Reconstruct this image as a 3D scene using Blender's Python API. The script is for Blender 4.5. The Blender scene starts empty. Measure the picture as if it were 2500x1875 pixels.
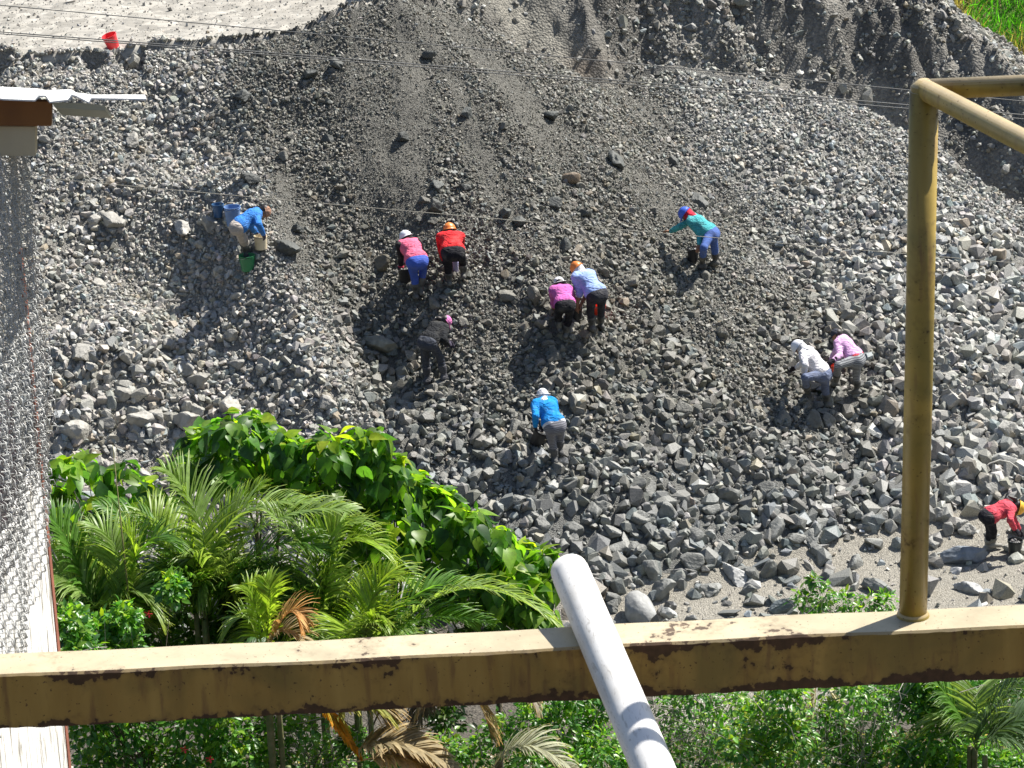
import bpy, bmesh, math, random
import numpy as np
from mathutils import Vector, Matrix
random.seed(7)
RS = np.random.RandomState(11)
scene = bpy.context.scene
COL = scene.collection

# ---------------------------------------------------------------- camera, sky, sun
F = 7500.0                       # focal length in pixels of the 2500 x 1875 photograph
PITCH, ROLL = math.radians(20.0), 0.040
CAM = np.array([0.0, 0.0, 20.0])
FWD = np.array([0, math.cos(PITCH), -math.sin(PITCH)])
R0 = np.array([1.0, 0, 0]); U0 = np.array([0, math.sin(PITCH), math.cos(PITCH)])
RGT = R0 * math.cos(ROLL) - U0 * math.sin(ROLL)
UPV = U0 * math.cos(ROLL) + R0 * math.sin(ROLL)
camd = bpy.data.cameras.new('camera'); cam = bpy.data.objects.new('camera', camd); COL.objects.link(cam)
camd.sensor_width = 36; camd.lens = F / 2500 * 36; camd.clip_start = 0.1; camd.clip_end = 2000
m = Matrix.Identity(4)
for i in range(3):
    m[i][0] = RGT[i]; m[i][1] = UPV[i]; m[i][2] = -FWD[i]; m[i][3] = CAM[i]
cam.matrix_world = m
camd.dof.use_dof = True; camd.dof.focus_distance = 46; camd.dof.aperture_fstop = 40
scene.camera = cam
SUNV = np.array([0.50, 0.37, 0.78]); SUNV = SUNV / np.linalg.norm(SUNV)
world = bpy.data.worlds.new("World"); scene.world = world; world.use_nodes = True
wn = world.node_tree; bg = wn.nodes['Background']
sky = wn.nodes.new('ShaderNodeTexSky'); sky.sky_type = 'NISHITA'; sky.sun_disc = False
sky.sun_elevation = math.asin(SUNV[2]); sky.sun_rotation = math.atan2(SUNV[0], SUNV[1])
wn.links.new(sky.outputs[0], bg.inputs[0]); bg.inputs[1].default_value = 0.07
sl = bpy.data.lights.new('sun', 'SUN'); sun = bpy.data.objects.new('sun', sl); COL.objects.link(sun)
sl.energy = 5.0; sl.angle = math.radians(0.5); sl.color = (1.0, 0.955, 0.89)
sun.rotation_euler = Vector(SUNV).to_track_quat('Z', 'Y').to_euler(); sun.location = (10, 20, 40)
scene.view_settings.view_transform = 'Standard'; scene.view_settings.look = 'None'
scene.view_settings.exposure = 0.9; scene.view_settings.gamma = 1
scene.cycles.max_bounces = 6; scene.cycles.diffuse_bounces = 3; scene.cycles.transparent_max_bounces = 4

# ---------------------------------------------------------------- helpers
def ray(px, py):
    d = FWD + RGT * ((px - 1250) / F) - UPV * ((py - 937.5) / F)
    return d
def U(px, py, Y):
    """world point seen at photo pixel (px, py) on the vertical plane y = Y"""
    d = ray(px, py); return CAM + d * (Y / d[1])
def proj(P):
    P = np.asarray(P, float) - CAM
    z = P @ FWD
    return 1250 + F * (P @ RGT) / z, 937.5 - F * (P @ UPV) / z
def tag(o, label=None, cat=None, group=None, kind=None):
    if label: o['label'] = label
    if cat: o['category'] = cat
    if group: o['group'] = group
    if kind: o['kind'] = kind
    return o
def empty(name, loc, label, cat, group=None):
    o = bpy.data.objects.new(name, None); COL.objects.link(o); o.location = [float(v) for v in loc]
    o.empty_display_size = 0.2
    return tag(o, label, cat, group)
def mesh_np(name, V, faces, mat, parent=None, smooth=False, col=None, tri=None, origin=None):
    """V (n,3) world coords; faces: list of lists, or tri/quads ndarray (m,k)"""
    V = np.asarray(V, np.float32)
    if parent is not None: V = V - np.array(parent.location, np.float32)
    off = None
    if parent is None and origin is not None:
        off = np.asarray(origin, np.float32); V = V - off
    me = bpy.data.meshes.new(name)
    if isinstance(faces, np.ndarray):
        k = faces.shape[1]; n = len(faces)
        me.vertices.add(len(V)); me.vertices.foreach_set('co', V.ravel())
        me.loops.add(n * k); me.loops.foreach_set('vertex_index', faces.astype(np.int32).ravel())
        me.polygons.add(n); me.polygons.foreach_set('loop_start', np.arange(0, n * k, k, dtype=np.int32))
        me.polygons.foreach_set('loop_total', np.full(n, k, np.int32))
        me.update(calc_edges=True); me.validate()
    else:
        me.from_pydata([tuple(map(float, v)) for v in V], [], faces); me.update()
    me.polygons.foreach_set('use_smooth', np.full(len(me.polygons), bool(smooth)))
    if col is not None:
        a = me.color_attributes.new('tone', 'FLOAT_COLOR', 'POINT')
        c = np.ones((len(V), 4), np.float32); c[:, :3] = col; a.data.foreach_set('color', c.ravel())
    mats = mat if isinstance(mat, (list, tuple)) else [mat]
    for mm in mats: me.materials.append(mm)
    o = bpy.data.objects.new(name, me); COL.objects.link(o)
    if parent is not None: o.parent = parent
    elif off is not None: o.location = [float(v) for v in off]
    return o
class MB:
    """collects geometry, builds ONE mesh"""
    def __init__(s): s.v = []; s.f = []
    def add(s, V, Fc):
        b = len(s.v); s.v += [tuple(map(float, p)) for p in V]; s.f += [[i + b for i in f] for f in Fc]
    def tube(s, pts, rad, n=8, cap=True):
        pts = [np.array(p, float) for p in pts]; m_ = len(pts)
        if not hasattr(rad, '__len__'): rad = [rad] * m_
        V = []; Fc = []
        t0 = pts[1] - pts[0]; t0 /= np.linalg.norm(t0) + 1e-12
        a = np.array([0, 0, 1.0]) if abs(t0[2]) < .9 else np.array([1.0, 0, 0])
        nrm = np.cross(t0, a); nrm /= np.linalg.norm(nrm)
        for i, p in enumerate(pts):
            t = pts[min(i + 1, m_ - 1)] - pts[max(i - 1, 0)]; t /= np.linalg.norm(t) + 1e-12
            nrm = nrm - t * (nrm @ t); nrm /= np.linalg.norm(nrm) + 1e-12
            b = np.cross(t, nrm)
            for k in range(n):
                an = 2 * math.pi * k / n
                V.append(p + (nrm * math.cos(an) + b * math.sin(an)) * rad[i])
        for i in range(m_ - 1):
            for k in range(n):
                k2 = (k + 1) % n
                Fc.append([i * n + k, i * n + k2, (i + 1) * n + k2, (i + 1) * n + k])
        if cap: Fc.append(list(range(n))[::-1]); Fc.append([(m_ - 1) * n + k for k in range(n)])
        s.add(V, Fc)
    def box(s, c, ax, ay, az):
        c = np.array(c, float); V = []
        for sx in (-1, 1):
            for sy in (-1, 1):
                for sz in (-1, 1): V.append(c + np.array(ax) * sx + np.array(ay) * sy + np.array(az) * sz)
        s.add(V, [[0, 1, 3, 2], [4, 6, 7, 5], [0, 4, 5, 1], [2, 3, 7, 6], [0, 2, 6, 4], [1, 5, 7, 3]])
    def build(s, name, mat, parent=None, smooth=False, bevel=0, origin=None):
        o = mesh_np(name, np.array(s.v), s.f, mat, parent, smooth, origin=origin)
        if bevel:
            b = o.modifiers.new('bevel', 'BEVEL'); b.width = bevel; b.segments = 2; b.limit_method = 'ANGLE'
        return o

# procedural value noise for terrain (numpy)
_T = np.random.RandomState(5).rand(256, 256)
def vnoise(x, y):
    xi = np.floor(x).astype(int); yi = np.floor(y).astype(int); fx = x - xi; fy = y - yi
    fx = fx * fx * (3 - 2 * fx); fy = fy * fy * (3 - 2 * fy)
    a = _T[xi % 256, yi % 256]; b = _T[(xi + 1) % 256, yi % 256]; c = _T[xi % 256, (yi + 1) % 256]; d = _T[(xi + 1) % 256, (yi + 1) % 256]
    return (a * (1 - fx) + b * fx) * (1 - fy) + (c * (1 - fx) + d * fx) * fy - .5
def fbm(x, y, o=4):
    s = 0; a = 1.0
    for i in range(o): s = s + a * vnoise(x * 2 ** i + 17 * i, y * 2 ** i + 31 * i); a *= .5
    return s

# ---------------------------------------------------------------- materials
def new_mat(name):
    mt = bpy.data.materials.new(name); mt.use_nodes = True
    nt = mt.node_tree; return mt, nt, nt.nodes['Principled BSDF']
def nd(nt, typ, **kw):
    n = nt.nodes.new(typ)
    for k, v in kw.items():
        if k.startswith('i_'):
            n.inputs[k[2:].replace('_', ' ')].default_value = v
        else: setattr(n, k, v)
    return n
def ramp(nt, stops):
    r = nt.nodes.new('ShaderNodeValToRGB'); e = r.color_ramp.elements
    while len(e) > 2: e.remove(e[-1])
    while len(e) < len(stops): e.new(.5)
    for el, (p, c) in zip(e, stops):
        el.position = p; el.color = (c[0], c[1], c[2], 1) if hasattr(c, '__len__') else (c, c, c, 1)
    return r
def noisy(name, c1, c2, scale=5, rough=.7, bump=.3, bscale=40, detail=6, spec=.5, bdist=.01, coord='Object', lo=.35, hi=.65):
    mt, nt, b = new_mat(name); L = nt.links
    tc = nd(nt, 'ShaderNodeTexCoord')
    n = nd(nt, 'ShaderNodeTexNoise'); n.inputs['Scale'].default_value = scale; n.inputs['Detail'].default_value = detail
    L.new(tc.outputs[coord], n.inputs['Vector'])
    r = ramp(nt, [(lo, c1), (hi, c2)]); L.new(n.outputs[0], r.inputs[0]); L.new(r.outputs[0], b.inputs['Base Color'])
    b.inputs['Roughness'].default_value = rough; b.inputs['Specular IOR Level'].default_value = spec
    if bump:
        n2 = nd(nt, 'ShaderNodeTexNoise'); n2.inputs['Scale'].default_value = bscale; n2.inputs['Detail'].default_value = 4
        L.new(tc.outputs[coord], n2.inputs['Vector'])
        bp = nd(nt, 'ShaderNodeBump'); bp.inputs['Strength'].default_value = bump; bp.inputs['Distance'].default_value = bdist
        L.new(n2.outputs[0], bp.inputs['Height']); L.new(bp.outputs[0], b.inputs['Normal'])
    return mt
# ---------------------------------------------------------------- terrain height field
RIDGE = [(-1500, 112, 54.5, .66), (0, 112, 54.5, .68), (300, 112, 54.6, .70), (550, 104, 54.8, .70), (700, 60, 55, .70), (870, 5, 55.3, .70),
         (960, -25, 55.5, .70), (1060, -5, 56, .66), (1290, 140, 56.3, .62), (1480, 235, 56, .58), (1570, 165, 57, .55),
         (1900, 205, 57, .52), (2100, 262, 57, .50), (2220, 340, 56.5, .50), (2500, 560, 55, .47), (3300, 900, 53.5, .42)]
_rp = np.array([list(U(a, b, c)) + [k] for a, b, c, k in RIDGE])
_s = np.linspace(0, len(_rp) - 1, 260)
RP = np.stack([np.interp(_s, range(len(_rp)), _rp[:, i]) for i in range(4)], 1)
ZT_A = U(2290, 0, 58.6); ZT_B = U(2500, 182, 57.6)
def smax(a, b, k):
    h = np.maximum(k - np.abs(a - b), 0) / k
    return np.maximum(a, b) + h * h * k * .25
def height(X, Y, detail=True):
    X = np.asarray(X, float); Y = np.asarray(Y, float); sh = X.shape; X = X.ravel(); Y = Y.ravel()
    # warp for irregular fans
    wx = X + .5 * fbm(X * .35 + 3, Y * .35, 3); wy = Y + .5 * fbm(X * .35 + 40, Y * .35 + 9, 3)
    front = np.full(X.shape, -1e9)
    for x, y, z, k in RP:
        front = np.maximum(front, z - k * .93 * np.sqrt((wx - x) ** 2 + np.where(wy > y, .3, 1.0) * (wy - y) ** 2 + .04))
    # spur under the blue-shirted worker, hollow beside it and mounds of the dry heap
    def bump_seg(p, q, w, h):
        p = np.array(p); q = np.array(q); d = q - p; t = np.clip(((X - p[0]) * d[0] + (Y - p[1]) * d[1]) / (d @ d), 0, 1)
        r = np.hypot(X - p[0] - t * d[0], Y - p[1] - t * d[1]); return h * np.exp(-(r / w) ** 2)
    front = front + bump_seg((-4.75, 51.6), (-3.0, 47.6), .8, .55) - bump_seg((-5.6, 50.0), (-7.2, 50.5), .8, .40)
    front = front + bump_seg((-6.3, 48.6), (-7.4, 48.3), .9, .35) - bump_seg((-7.6, 49.2), (-8.0, 49.1), .5, .35) - bump_seg((-6.0, 53.2), (-4.9, 52.0), .7, .25)
    front = front - bump_seg((-2.2, 50.6), (-2.0, 48.3), .7, .30) + bump_seg((.6, 50.2), (.9, 47.8), .8, .22)
    Yb = np.interp(X, RP[:, 0], RP[:, 1]); Zb = np.interp(X, RP[:, 0], RP[:, 2])
    ci = (X > 99)
    dY = Y - Yb
    # cut bank (cliff) to the right, plateau to the left
    cl = 1 / (1 + np.exp(-(X + 1.6) / .12))
    top = np.where(X < ZT_A[0], 9.5, np.interp(X, [ZT_A[0], ZT_B[0], 14], [ZT_A[2], ZT_B[2], 2.5]))
    lump = fbm(X * .9, Y * .5 + 5, 4) * .9 + .5 * np.abs(vnoise(X * 2.1 + Y * .6, Y * 1.1)) - .25 * np.sin(X * 2.3 + Y * .9)
    rid = np.abs(vnoise(X * 1.7 + Y * .9, Y * .55)) + .5 * np.abs(vnoise(X * 4.1 + Y * 1.3 + 9, Y * 1.6)) + .25 * np.abs(vnoise(X * 9, Y * 6))
    cliff = Zb + 1.12 * np.maximum(dY - .1, 0) + (lump * .55 + rid * .8) * np.clip(dY * .9, 0, 1) * np.clip((X + 1.2) * .5 + .25, .25, 1)
    cliff = np.minimum(cliff, top + .12 * fbm(X * 2, Y * 2, 3) - .9 * np.maximum(Y - 59.8, 0) * (X > 6.5))
    cliff = np.where(cliff < -3, -3, cliff)
    plateau = 6.85 + 0.06 * fbm(X * .5, Y * .5, 3) + 0 * X
    back_l = smax(Zb - .9 * np.maximum(dY, 0), plateau, .3)
    back = back_l * (1 - cl) + cliff * cl
    z = np.where(dY > 0, back, front)
    # soft hand-over at the ridge
    t = np.clip((dY + .5) / .5, 0, 1); z = np.where(dY <= 0, front * (1 - t) + np.where(cl > .5, np.maximum(front, Zb - .3), front) * t, z)
    g = 0.06 * fbm(X * .4, Y * .4, 3) + np.where(Y < 40, (40 - Y) * .38, 0)
    g = smax(g, np.where(Y < 40, -1, -1) + 0 * X, .2)
    z = smax(z, g, .25)
    if detail:
        m_ = np.clip((z - g) / .6, 0, 1) * np.where((dY > .5) & (cl < .5), 0.1, 1)
        z = z + m_ * (.16 * fbm(X * 1.1, Y * 1.1 + 50, 3) + .05 * fbm(X * 5, Y * 5, 3))
        # dark broken edge of the plateau at the far left
        e = np.exp(-((Y - 54.3) / .35) ** 2) * (X < -6.4) * (cl < .5); z = z - e * .25 * (1 + 2 * fbm(X * 3, Y * 3, 3))
    return z.reshape(sh)
def hit(px, py):
    d = ray(px, py); Ys = np.arange(24, 75, .05)
    P = CAM[None] + d[None] * (Ys / d[1])[:, None]
    dz = P[:, 2] - height(P[:, 0], P[:, 1]); i = int(np.argmax(dz < 0)) if (dz < 0).any() else len(Ys) - 1
    a = max(i - 1, 0); t = dz[a] / (dz[a] - dz[i] + 1e-9) if i > a else 0
    return P[a] * (1 - t) + P[i] * t
def axis(segs):
    out = []
    for a, b, st in segs: out += list(np.arange(a, b, st))
    return np.array(out + [segs[-1][1]])
gx = axis([(-300, -60, 60), (-60, -20, 4), (-20, -11, .5), (-11, 11, .075), (11, 20, .5), (20, 60, 4), (60, 300, 60)])
gy = axis([(-60, 0, 10), (0, 20, 2), (20, 42, .4), (42, 61, .075), (61, 70, .5), (70, 100, 3), (100, 400, 50)])
GX, GY = np.meshgrid(gx, gy, indexing='ij'); GZ = height(GX, GY)
ny = len(gy); idx = np.arange(len(gx) * ny).reshape(len(gx), ny)
Q = np.stack([idx[:-1, :-1], idx[1:, :-1], idx[1:, 1:], idx[:-1, 1:]], -1).reshape(-1, 4)
GV = np.stack([GX.ravel(), GY.ravel(), GZ.ravel()], 1)
qc = GV[Q].mean(1); dyb = qc[:, 1] - np.interp(qc[:, 0], RP[:, 0], RP[:, 1])
zone = np.where(dyb > 0, np.where(qc[:, 0] > -1.6, 2, 3), 1); zone = np.where((qc[:, 2] < .28) & (dyb < 0), 0, zone); zone = np.where(qc[:, 1] < 42, 0, zone)

def xb(v): return np.interp(v, [0, 100, 300, 450, 570, 700, 850, 1000, 1150, 1300], [520, 560, 585, 620, 700, 770, 830, 865, 940, 1000])
def xr(v): return np.interp(v, [100, 250, 400, 550, 700, 850, 1000, 1200], [1500, 1640, 1700, 1850, 1960, 2090, 2170, 2230])
def tone_of(X, Y, Z):
    """rock colour by heap (dry grey left heap, damp olive centre, pale right scree) in world space"""
    u, v = proj(np.stack([X, Y, Z], 1))
    j = 60 * fbm(X * .8, Y * .8, 3)
    wl = 1 / (1 + np.exp(-(xb(v) - u + j) / 22)); wr = 1 / (1 + np.exp(-(u - xr(v) + j * 2) / 60))
    wlow = np.clip((v - 900) / 350, 0, 1)
    C = np.array([.172, .166, .138]); LW = np.array([.200, .203, .186]); Lf = np.array([.335, .323, .285]); Rt = np.array([.305, .30, .27])
    c = (C[None] * (1 - wlow)[:, None] + LW[None] * wlow[:, None])
    c = c * (1 - wr)[:, None] + Rt[None] * wr[:, None]
    c = c * (1 - wl)[:, None] + Lf[None] * wl[:, None]
    return c, u, v, wl, wr
def size_of(X, Y, u, v, wl, wr):
    sl_ = np.interp(v, [150, 400, 650, 900, 1150], [.055, .060, .070, .092, .115])
    sc_ = np.interp(v, [0, 300, 500, 700, 900, 1100, 1300, 1450], [.026, .028, .033, .050, .070, .094, .125, .16])
    sr_ = np.interp(v, [200, 400, 700, 950, 1150, 1300], [.045, .062, .100, .130, .170, .190])
    s = sc_ * (1 - wr) + sr_ * wr; s = s * (1 - wl) + sl_ * wl
    # streaks running down the fan
    an = np.arctan2(X + 2.2, 57.5 - Y); st = fbm(an * 9, np.hypot(X, Y - 57) * .35, 3)
    s = s * np.exp(np.clip(1.25 * st + .25, -.75, .6) * (1 - .45 * wl) * np.where(v < 1000, 1, .6))
    # raked gravel gully right of the spur
    gu = np.exp(-((u - np.interp(v, [450, 600, 750, 900, 1050], [690, 715, 775, 830, 880])) / 38) ** 2) * (v > 420) * (v < 1080)
    return s * .9 * (1 - .55 * gu)

# ground materials
def gravel_mat(name, c1, c2, sc=1.0, rough=.75, use_col=False):
    mt, nt, b = new_mat(name); L = nt.links; tc = nd(nt, 'ShaderNodeTexCoord')
    n = nd(nt, 'ShaderNodeTexNoise'); n.inputs['Scale'].default_value = 14 * sc; n.inputs['Detail'].default_value = 8; n.inputs['Roughness'].default_value = .75
    vo = nd(nt, 'ShaderNodeTexVoronoi'); vo.inputs['Scale'].default_value = 38 * sc; vo.inputs['Randomness'].default_value = 1
    L.new(tc.outputs['Object'], n.inputs['Vector']); L.new(tc.outputs['Object'], vo.inputs['Vector'])
    r = ramp(nt, [(.32, c1), (.68, c2)]); L.new(n.outputs[0], r.inputs[0])
    mx = nd(nt, 'ShaderNodeMix', data_type='RGBA', blend_type='MULTIPLY'); mx.inputs[0].default_value = .55
    vr = ramp(nt, [(.2, .45), (.9, 1.3)]); L.new(vo.outputs['Color'], vr.inputs[0])
    base = r.outputs[0]
    if use_col:
        at = nd(nt, 'ShaderNodeAttribute', attribute_name='tone')
        m2 = nd(nt, 'ShaderNodeMix', data_type='RGBA', blend_type='MULTIPLY'); m2.inputs[0].default_value = 1
        L.new(at.outputs['Color'], m2.inputs[6]); L.new(base, m2.inputs[7]); base = m2.outputs[2]
    L.new(base, mx.inputs[6]); L.new(vr.outputs[0], mx.inputs[7]); L.new(mx.outputs[2], b.inputs['Base Color'])
    b.inputs['Roughness'].default_value = rough
    bp = nd(nt, 'ShaderNodeBump'); bp.inputs['Strength'].default_value = 1; bp.inputs['Distance'].default_value = .025
    L.new(vo.outputs['Distance'], bp.inputs['Height']); bp.invert = True
    bp2 = nd(nt, 'ShaderNodeBump'); bp2.inputs['Strength'].default_value = .8; bp2.inputs['Distance'].default_value = .03
    L.new(n.outputs[0], bp2.inputs['Height']); L.new(bp.outputs[0], bp2.inputs['Normal']); L.new(bp2.outputs[0], b.inputs['Normal'])
    return mt
M_SLOPE = gravel_mat('damp gravel', (.75,) * 3, (1.2,) * 3, 1.2, .7, True)
M_CLIFF = gravel_mat('conglomerate mud', (.7,) * 3, (1.3,) * 3, .6, .8, True)
M_PLAT = gravel_mat('pale dirt', (.28, .262, .225), (.42, .40, .35), .12, .9)
M_GROUND = gravel_mat('dusty ground', (.30, .278, .225), (.41, .385, .325), 1.2, .9)
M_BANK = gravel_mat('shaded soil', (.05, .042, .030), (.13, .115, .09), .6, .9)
ct, u_, v_, wl_, wr_ = tone_of(GV[:, 0], GV[:, 1], GV[:, 2])
ub, vb = proj(GV); nzc = fbm(GV[:, 0] * 1.3 + 5, GV[:, 1] * .9, 4)
ccol = np.array([[.185, .175, .15]]) * (1 + 1.0 * nzc[:, None]) ; ch = np.exp(-((ub - np.interp(vb, [-50, 240], [1230, 1420])) / 95) ** 2)[:, None]
ccol = ccol * (1 - ch) + np.array([[.27, .255, .21]]) * ch  # lighter band puts the brightness of the sun-facing chute into the colour
rs_ = np.exp(-(((ub - 1430) / 45) ** 2 + ((vb - 165) / 35) ** 2))[:, None]; ccol = ccol * (1 - .5 * rs_) + np.array([[.24, .16, .10]]) * .5 * rs_
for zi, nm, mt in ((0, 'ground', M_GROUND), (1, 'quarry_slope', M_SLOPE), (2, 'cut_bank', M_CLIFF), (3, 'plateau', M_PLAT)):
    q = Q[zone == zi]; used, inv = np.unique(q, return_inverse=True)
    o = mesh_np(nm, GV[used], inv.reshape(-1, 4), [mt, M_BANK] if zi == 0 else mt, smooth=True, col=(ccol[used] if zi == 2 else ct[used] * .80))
    tag(o, kind='structure')
    if zi == 0:
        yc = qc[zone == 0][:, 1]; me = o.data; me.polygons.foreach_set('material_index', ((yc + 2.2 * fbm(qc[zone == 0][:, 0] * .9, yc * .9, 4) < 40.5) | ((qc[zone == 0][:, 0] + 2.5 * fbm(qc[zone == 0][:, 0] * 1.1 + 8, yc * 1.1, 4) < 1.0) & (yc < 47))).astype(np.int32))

# ---------------------------------------------------------------- stones
def hull_proto(npts, flat, seed):
    r = np.random.RandomState(seed); bm = bmesh.new()
    for _ in range(npts):
        p = r.normal(size=3); p /= np.linalg.norm(p); p = np.sign(p) * np.abs(p) ** .7
        bm.verts.new(p * np.array([1, r.uniform(.85, 1), 1]) * np.array([1, .78, flat]) * .5)
    res = bmesh.ops.convex_hull(bm, input=bm.verts)
    for v in [v for v in bm.verts if not v.link_faces]: bm.verts.remove(v)
    bmesh.ops.triangulate(bm, faces=bm.faces); bm.normal_update(); bm.verts.ensure_lookup_table(); bm.verts.index_update()
    V = np.array([v.co[:] for v in bm.verts]); T = np.array([[v.index for v in f.verts] for f in bm.faces]); bm.free(); return V, T
def ico(sub):
    bm = bmesh.new(); bmesh.ops.create_icosphere(bm, subdivisions=sub, radius=1)
    V = np.array([v.co[:] for v in bm.verts]); T = np.array([[v.index for v in f.verts] for f in bm.faces]); bm.free(); return V, T
def rand_rots(n, r=RS):
    q = r.normal(size=(n, 4)); q /= np.linalg.norm(q, axis=1)[:, None]; w, x, y, z = q.T
    return np.stack([np.stack([1 - 2 * (y * y + z * z), 2 * (x * y - z * w), 2 * (x * z + y * w)], 1),
                     np.stack([2 * (x * y + z * w), 1 - 2 * (x * x + z * z), 2 * (y * z - x * w)], 1),
                     np.stack([2 * (x * z - y * w), 2 * (y * z + x * w), 1 - 2 * (x * x + y * y)], 1)], 1)
SUNK = 0.12
def scatter(protos, P, D, C, rnd=RS):
    Vs = []; Ts = []; Cs = []; base = 0; which = rnd.randint(0, len(protos), len(P))
    for k, (pv, pt) in enumerate(protos):
        s = np.where(which == k)[0]
        if not len(s): continue
        Rm = rand_rots(len(s), rnd)
        # keep flat stones lying roughly along the slope
        sc = D[s][:, None, None] * (pv[None] * rnd.uniform(.8, 1.25, (len(s), 1, 3)))
        W = np.einsum('nij,nvj->nvi', Rm, sc) + P[s][:, None, :]
        Vs.append(W.reshape(-1, 3)); Ts.append((pt[None] + (np.arange(len(s)) * len(pv))[:, None, None] + base).reshape(-1, 3))
        Cs.append(np.repeat(C[s], len(pv), 0)); base += len(s) * len(pv)
    return np.concatenate(Vs), np.concatenate(Ts), np.concatenate(Cs)
mt, nt, b = new_mat('crushed rock'); L = nt.links
at = nd(nt, 'ShaderNodeAttribute', attribute_name='tone'); tc = nd(nt, 'ShaderNodeTexCoord')
n = nd(nt, 'ShaderNodeTexNoise'); n.inputs['Scale'].default_value = 45; n.inputs['Detail'].default_value = 5; L.new(tc.outputs['Object'], n.inputs['Vector'])
rr = ramp(nt, [(.3, .72), (.7, 1.22)]); L.new(n.outputs[0], rr.inputs[0])
mx = nd(nt, 'ShaderNodeMix', data_type='RGBA', blend_type='MULTIPLY'); mx.inputs[0].default_value = 1
L.new(at.outputs['Color'], mx.inputs[6]); L.new(rr.outputs[0], mx.inputs[7]); L.new(mx.outputs[2], b.inputs['Base Color'])
b.inputs['Roughness'].default_value = .55; b.inputs['Specular IOR Level'].default_value = .45
bp = nd(nt, 'ShaderNodeBump'); bp.inputs['Strength'].default_value = .5; bp.inputs['Distance'].default_value = .012
L.new(n.outputs[0], bp.inputs['Height']); L.new(bp.outputs[0], b.inputs['Normal'])
M_STONE = mt
protos = [hull_proto(n_, f_, 100 + i) for i, (n_, f_) in enumerate([(14, .6), (15, .55), (17, .7), (13, .55), (16, .8), (14, .7), (15, .6), (14, .5), (18, .7), (13, .85)])]
small = [hull_proto(n_, f_, 200 + i) for i, (n_, f_) in enumerate([(7, .6), (8, .5), (7, .8), (8, .7), (7, .5), (8, .6)])]
def stone_tones(C, k=.32):
    n_ = len(C); g = np.exp(RS.normal(0, k * .55, n_))[:, None]; t = RS.normal(0, .035, (n_, 3)) * np.array([1, .2, -1]); q = RS.rand(n_)[:, None]; C = np.where(q < .05, C * 1.4, C); C = np.where((q > .05) & (q < .10), C * np.array([[1.08, .97, .84]]), C); C = np.where((q > .10) & (q < .20), C * np.array([[.85, .95, 1.05]]), C); return np.clip(C * g * (1 + t), .03, .6)
def candidates(N, x0, x1, y0, y1):
    X = RS.uniform(x0, x1, N); Y = RS.uniform(y0, y1, N); Z = height(X, Y); return X, Y, Z
def stones_main(N):
    X, Y, Z = candidates(N, -10.8, 11.2, 42.6, 57.0)
    dy = Y - np.interp(X, RP[:, 0], RP[:, 1]); C, u, v, wl, wr = tone_of(X, Y, Z); s = size_of(X, Y, u, v, wl, wr)
    ct_ = (1 - wl) * (1 - wr) * (v < 820); sg = .48 - .16 * ct_; d = np.minimum(s * np.exp(RS.normal(0, 1, N) * sg), s * 2.2); d = np.where((ct_ > .5) & (RS.rand(N) < .02), s * RS.uniform(2, 3.2, N), d); d = np.where(RS.rand(N) < .30, d * .5, d); area = 22 * 14.4
    cover = 2.15
    dens = cover / (.62 * s * s * 1.3); p = dens * area / N
    ok = (RS.rand(N) < p) & (dy < .15) & ((Z > .16 + RS.rand(N) * .12) | (RS.rand(N) < .10 * (Z > -.02))) & (u > -250) & (u < 2750)
    return X[ok], Y[ok], Z[ok], d[ok], C[ok], p.max()
X, Y, Z, D, C, pm = stones_main(640000)
P = np.stack([X, Y, Z + D * .10], 1)
sm = D < .05
V1, T1, C1 = scatter(small, P[sm], D[sm] * 1.15, stone_tones(C[sm]))
V2, T2, C2 = scatter(protos, P[~sm], D[~sm] * 1.15, stone_tones(C[~sm]))
print('stones', len(D), 'small', sm.sum(), 'pmax', pm)
tag(mesh_np('gravel', V1, T1, M_STONE, col=C1), kind='stuff', label='fine crushed gravel spread over the whole slope', cat='gravel')
tag(mesh_np('rubble', V2, T2, M_STONE, col=C2), kind='stuff', label='countless grey broken stones covering the slope', cat='rubble')
# stones stuck in the cut bank and loose bits on plateau and ground
X, Y, Z = candidates(60000, -1.6, 10.8, 55, 60.5)
dy = Y - np.interp(X, RP[:, 0], RP[:, 1]); u, v = proj(np.stack([X, Y, Z], 1))
d = .045 * np.exp(RS.normal(.1, .55, len(X))); cl_n = fbm(X * .7, Y * .7, 3)
ok = (dy > .05) & (v > -80) & (RS.rand(len(X)) < .16 + .35 * (cl_n > .0)); ok &= ~((u > 1180) & (u < 1480) & (v > -50) & (RS.rand(len(X)) < .75))
Cc = np.tile(np.array([[.24, .235, .205]]), (ok.sum(), 1))
V3, T3, C3 = scatter(protos, np.stack([X, Y, Z], 1)[ok], np.minimum(d[ok], .3) * 1.2, stone_tones(Cc, .4))
tag(mesh_np('embedded_cobbles', V3, T3, M_STONE, col=C3), kind='stuff', label='cobbles stuck in the dark cut bank', cat='cobbles')
X, Y, Z = candidates(9000, -9.5, 11, 42.5, 49.5); u, v = proj(np.stack([X, Y, Z], 1))
d = .022 * np.exp(RS.normal(0, .6, len(X))); ok = (Z < .35)
X2, Y2, Z2 = candidates(5000, -10.5, -1.5, 54.6, 60); d2 = .02 * np.exp(RS.normal(0, .6, len(X2)))
Pp = np.concatenate([np.stack([X, Y, Z + d * .2], 1)[ok], np.stack([X2, Y2, Z2 + d2 * .2], 1)]); Dd = np.concatenate([d[ok], d2])
V4, T4, C4 = scatter(small, Pp, Dd, stone_tones(np.tile(np.array([[.34, .325, .29]]), (len(Pp), 1)), .4))
tag(mesh_np('pebbles', V4, T4, M_STONE, col=C4), kind='stuff', label='small pebbles strewn over the dusty ground', cat='pebbles')

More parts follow.
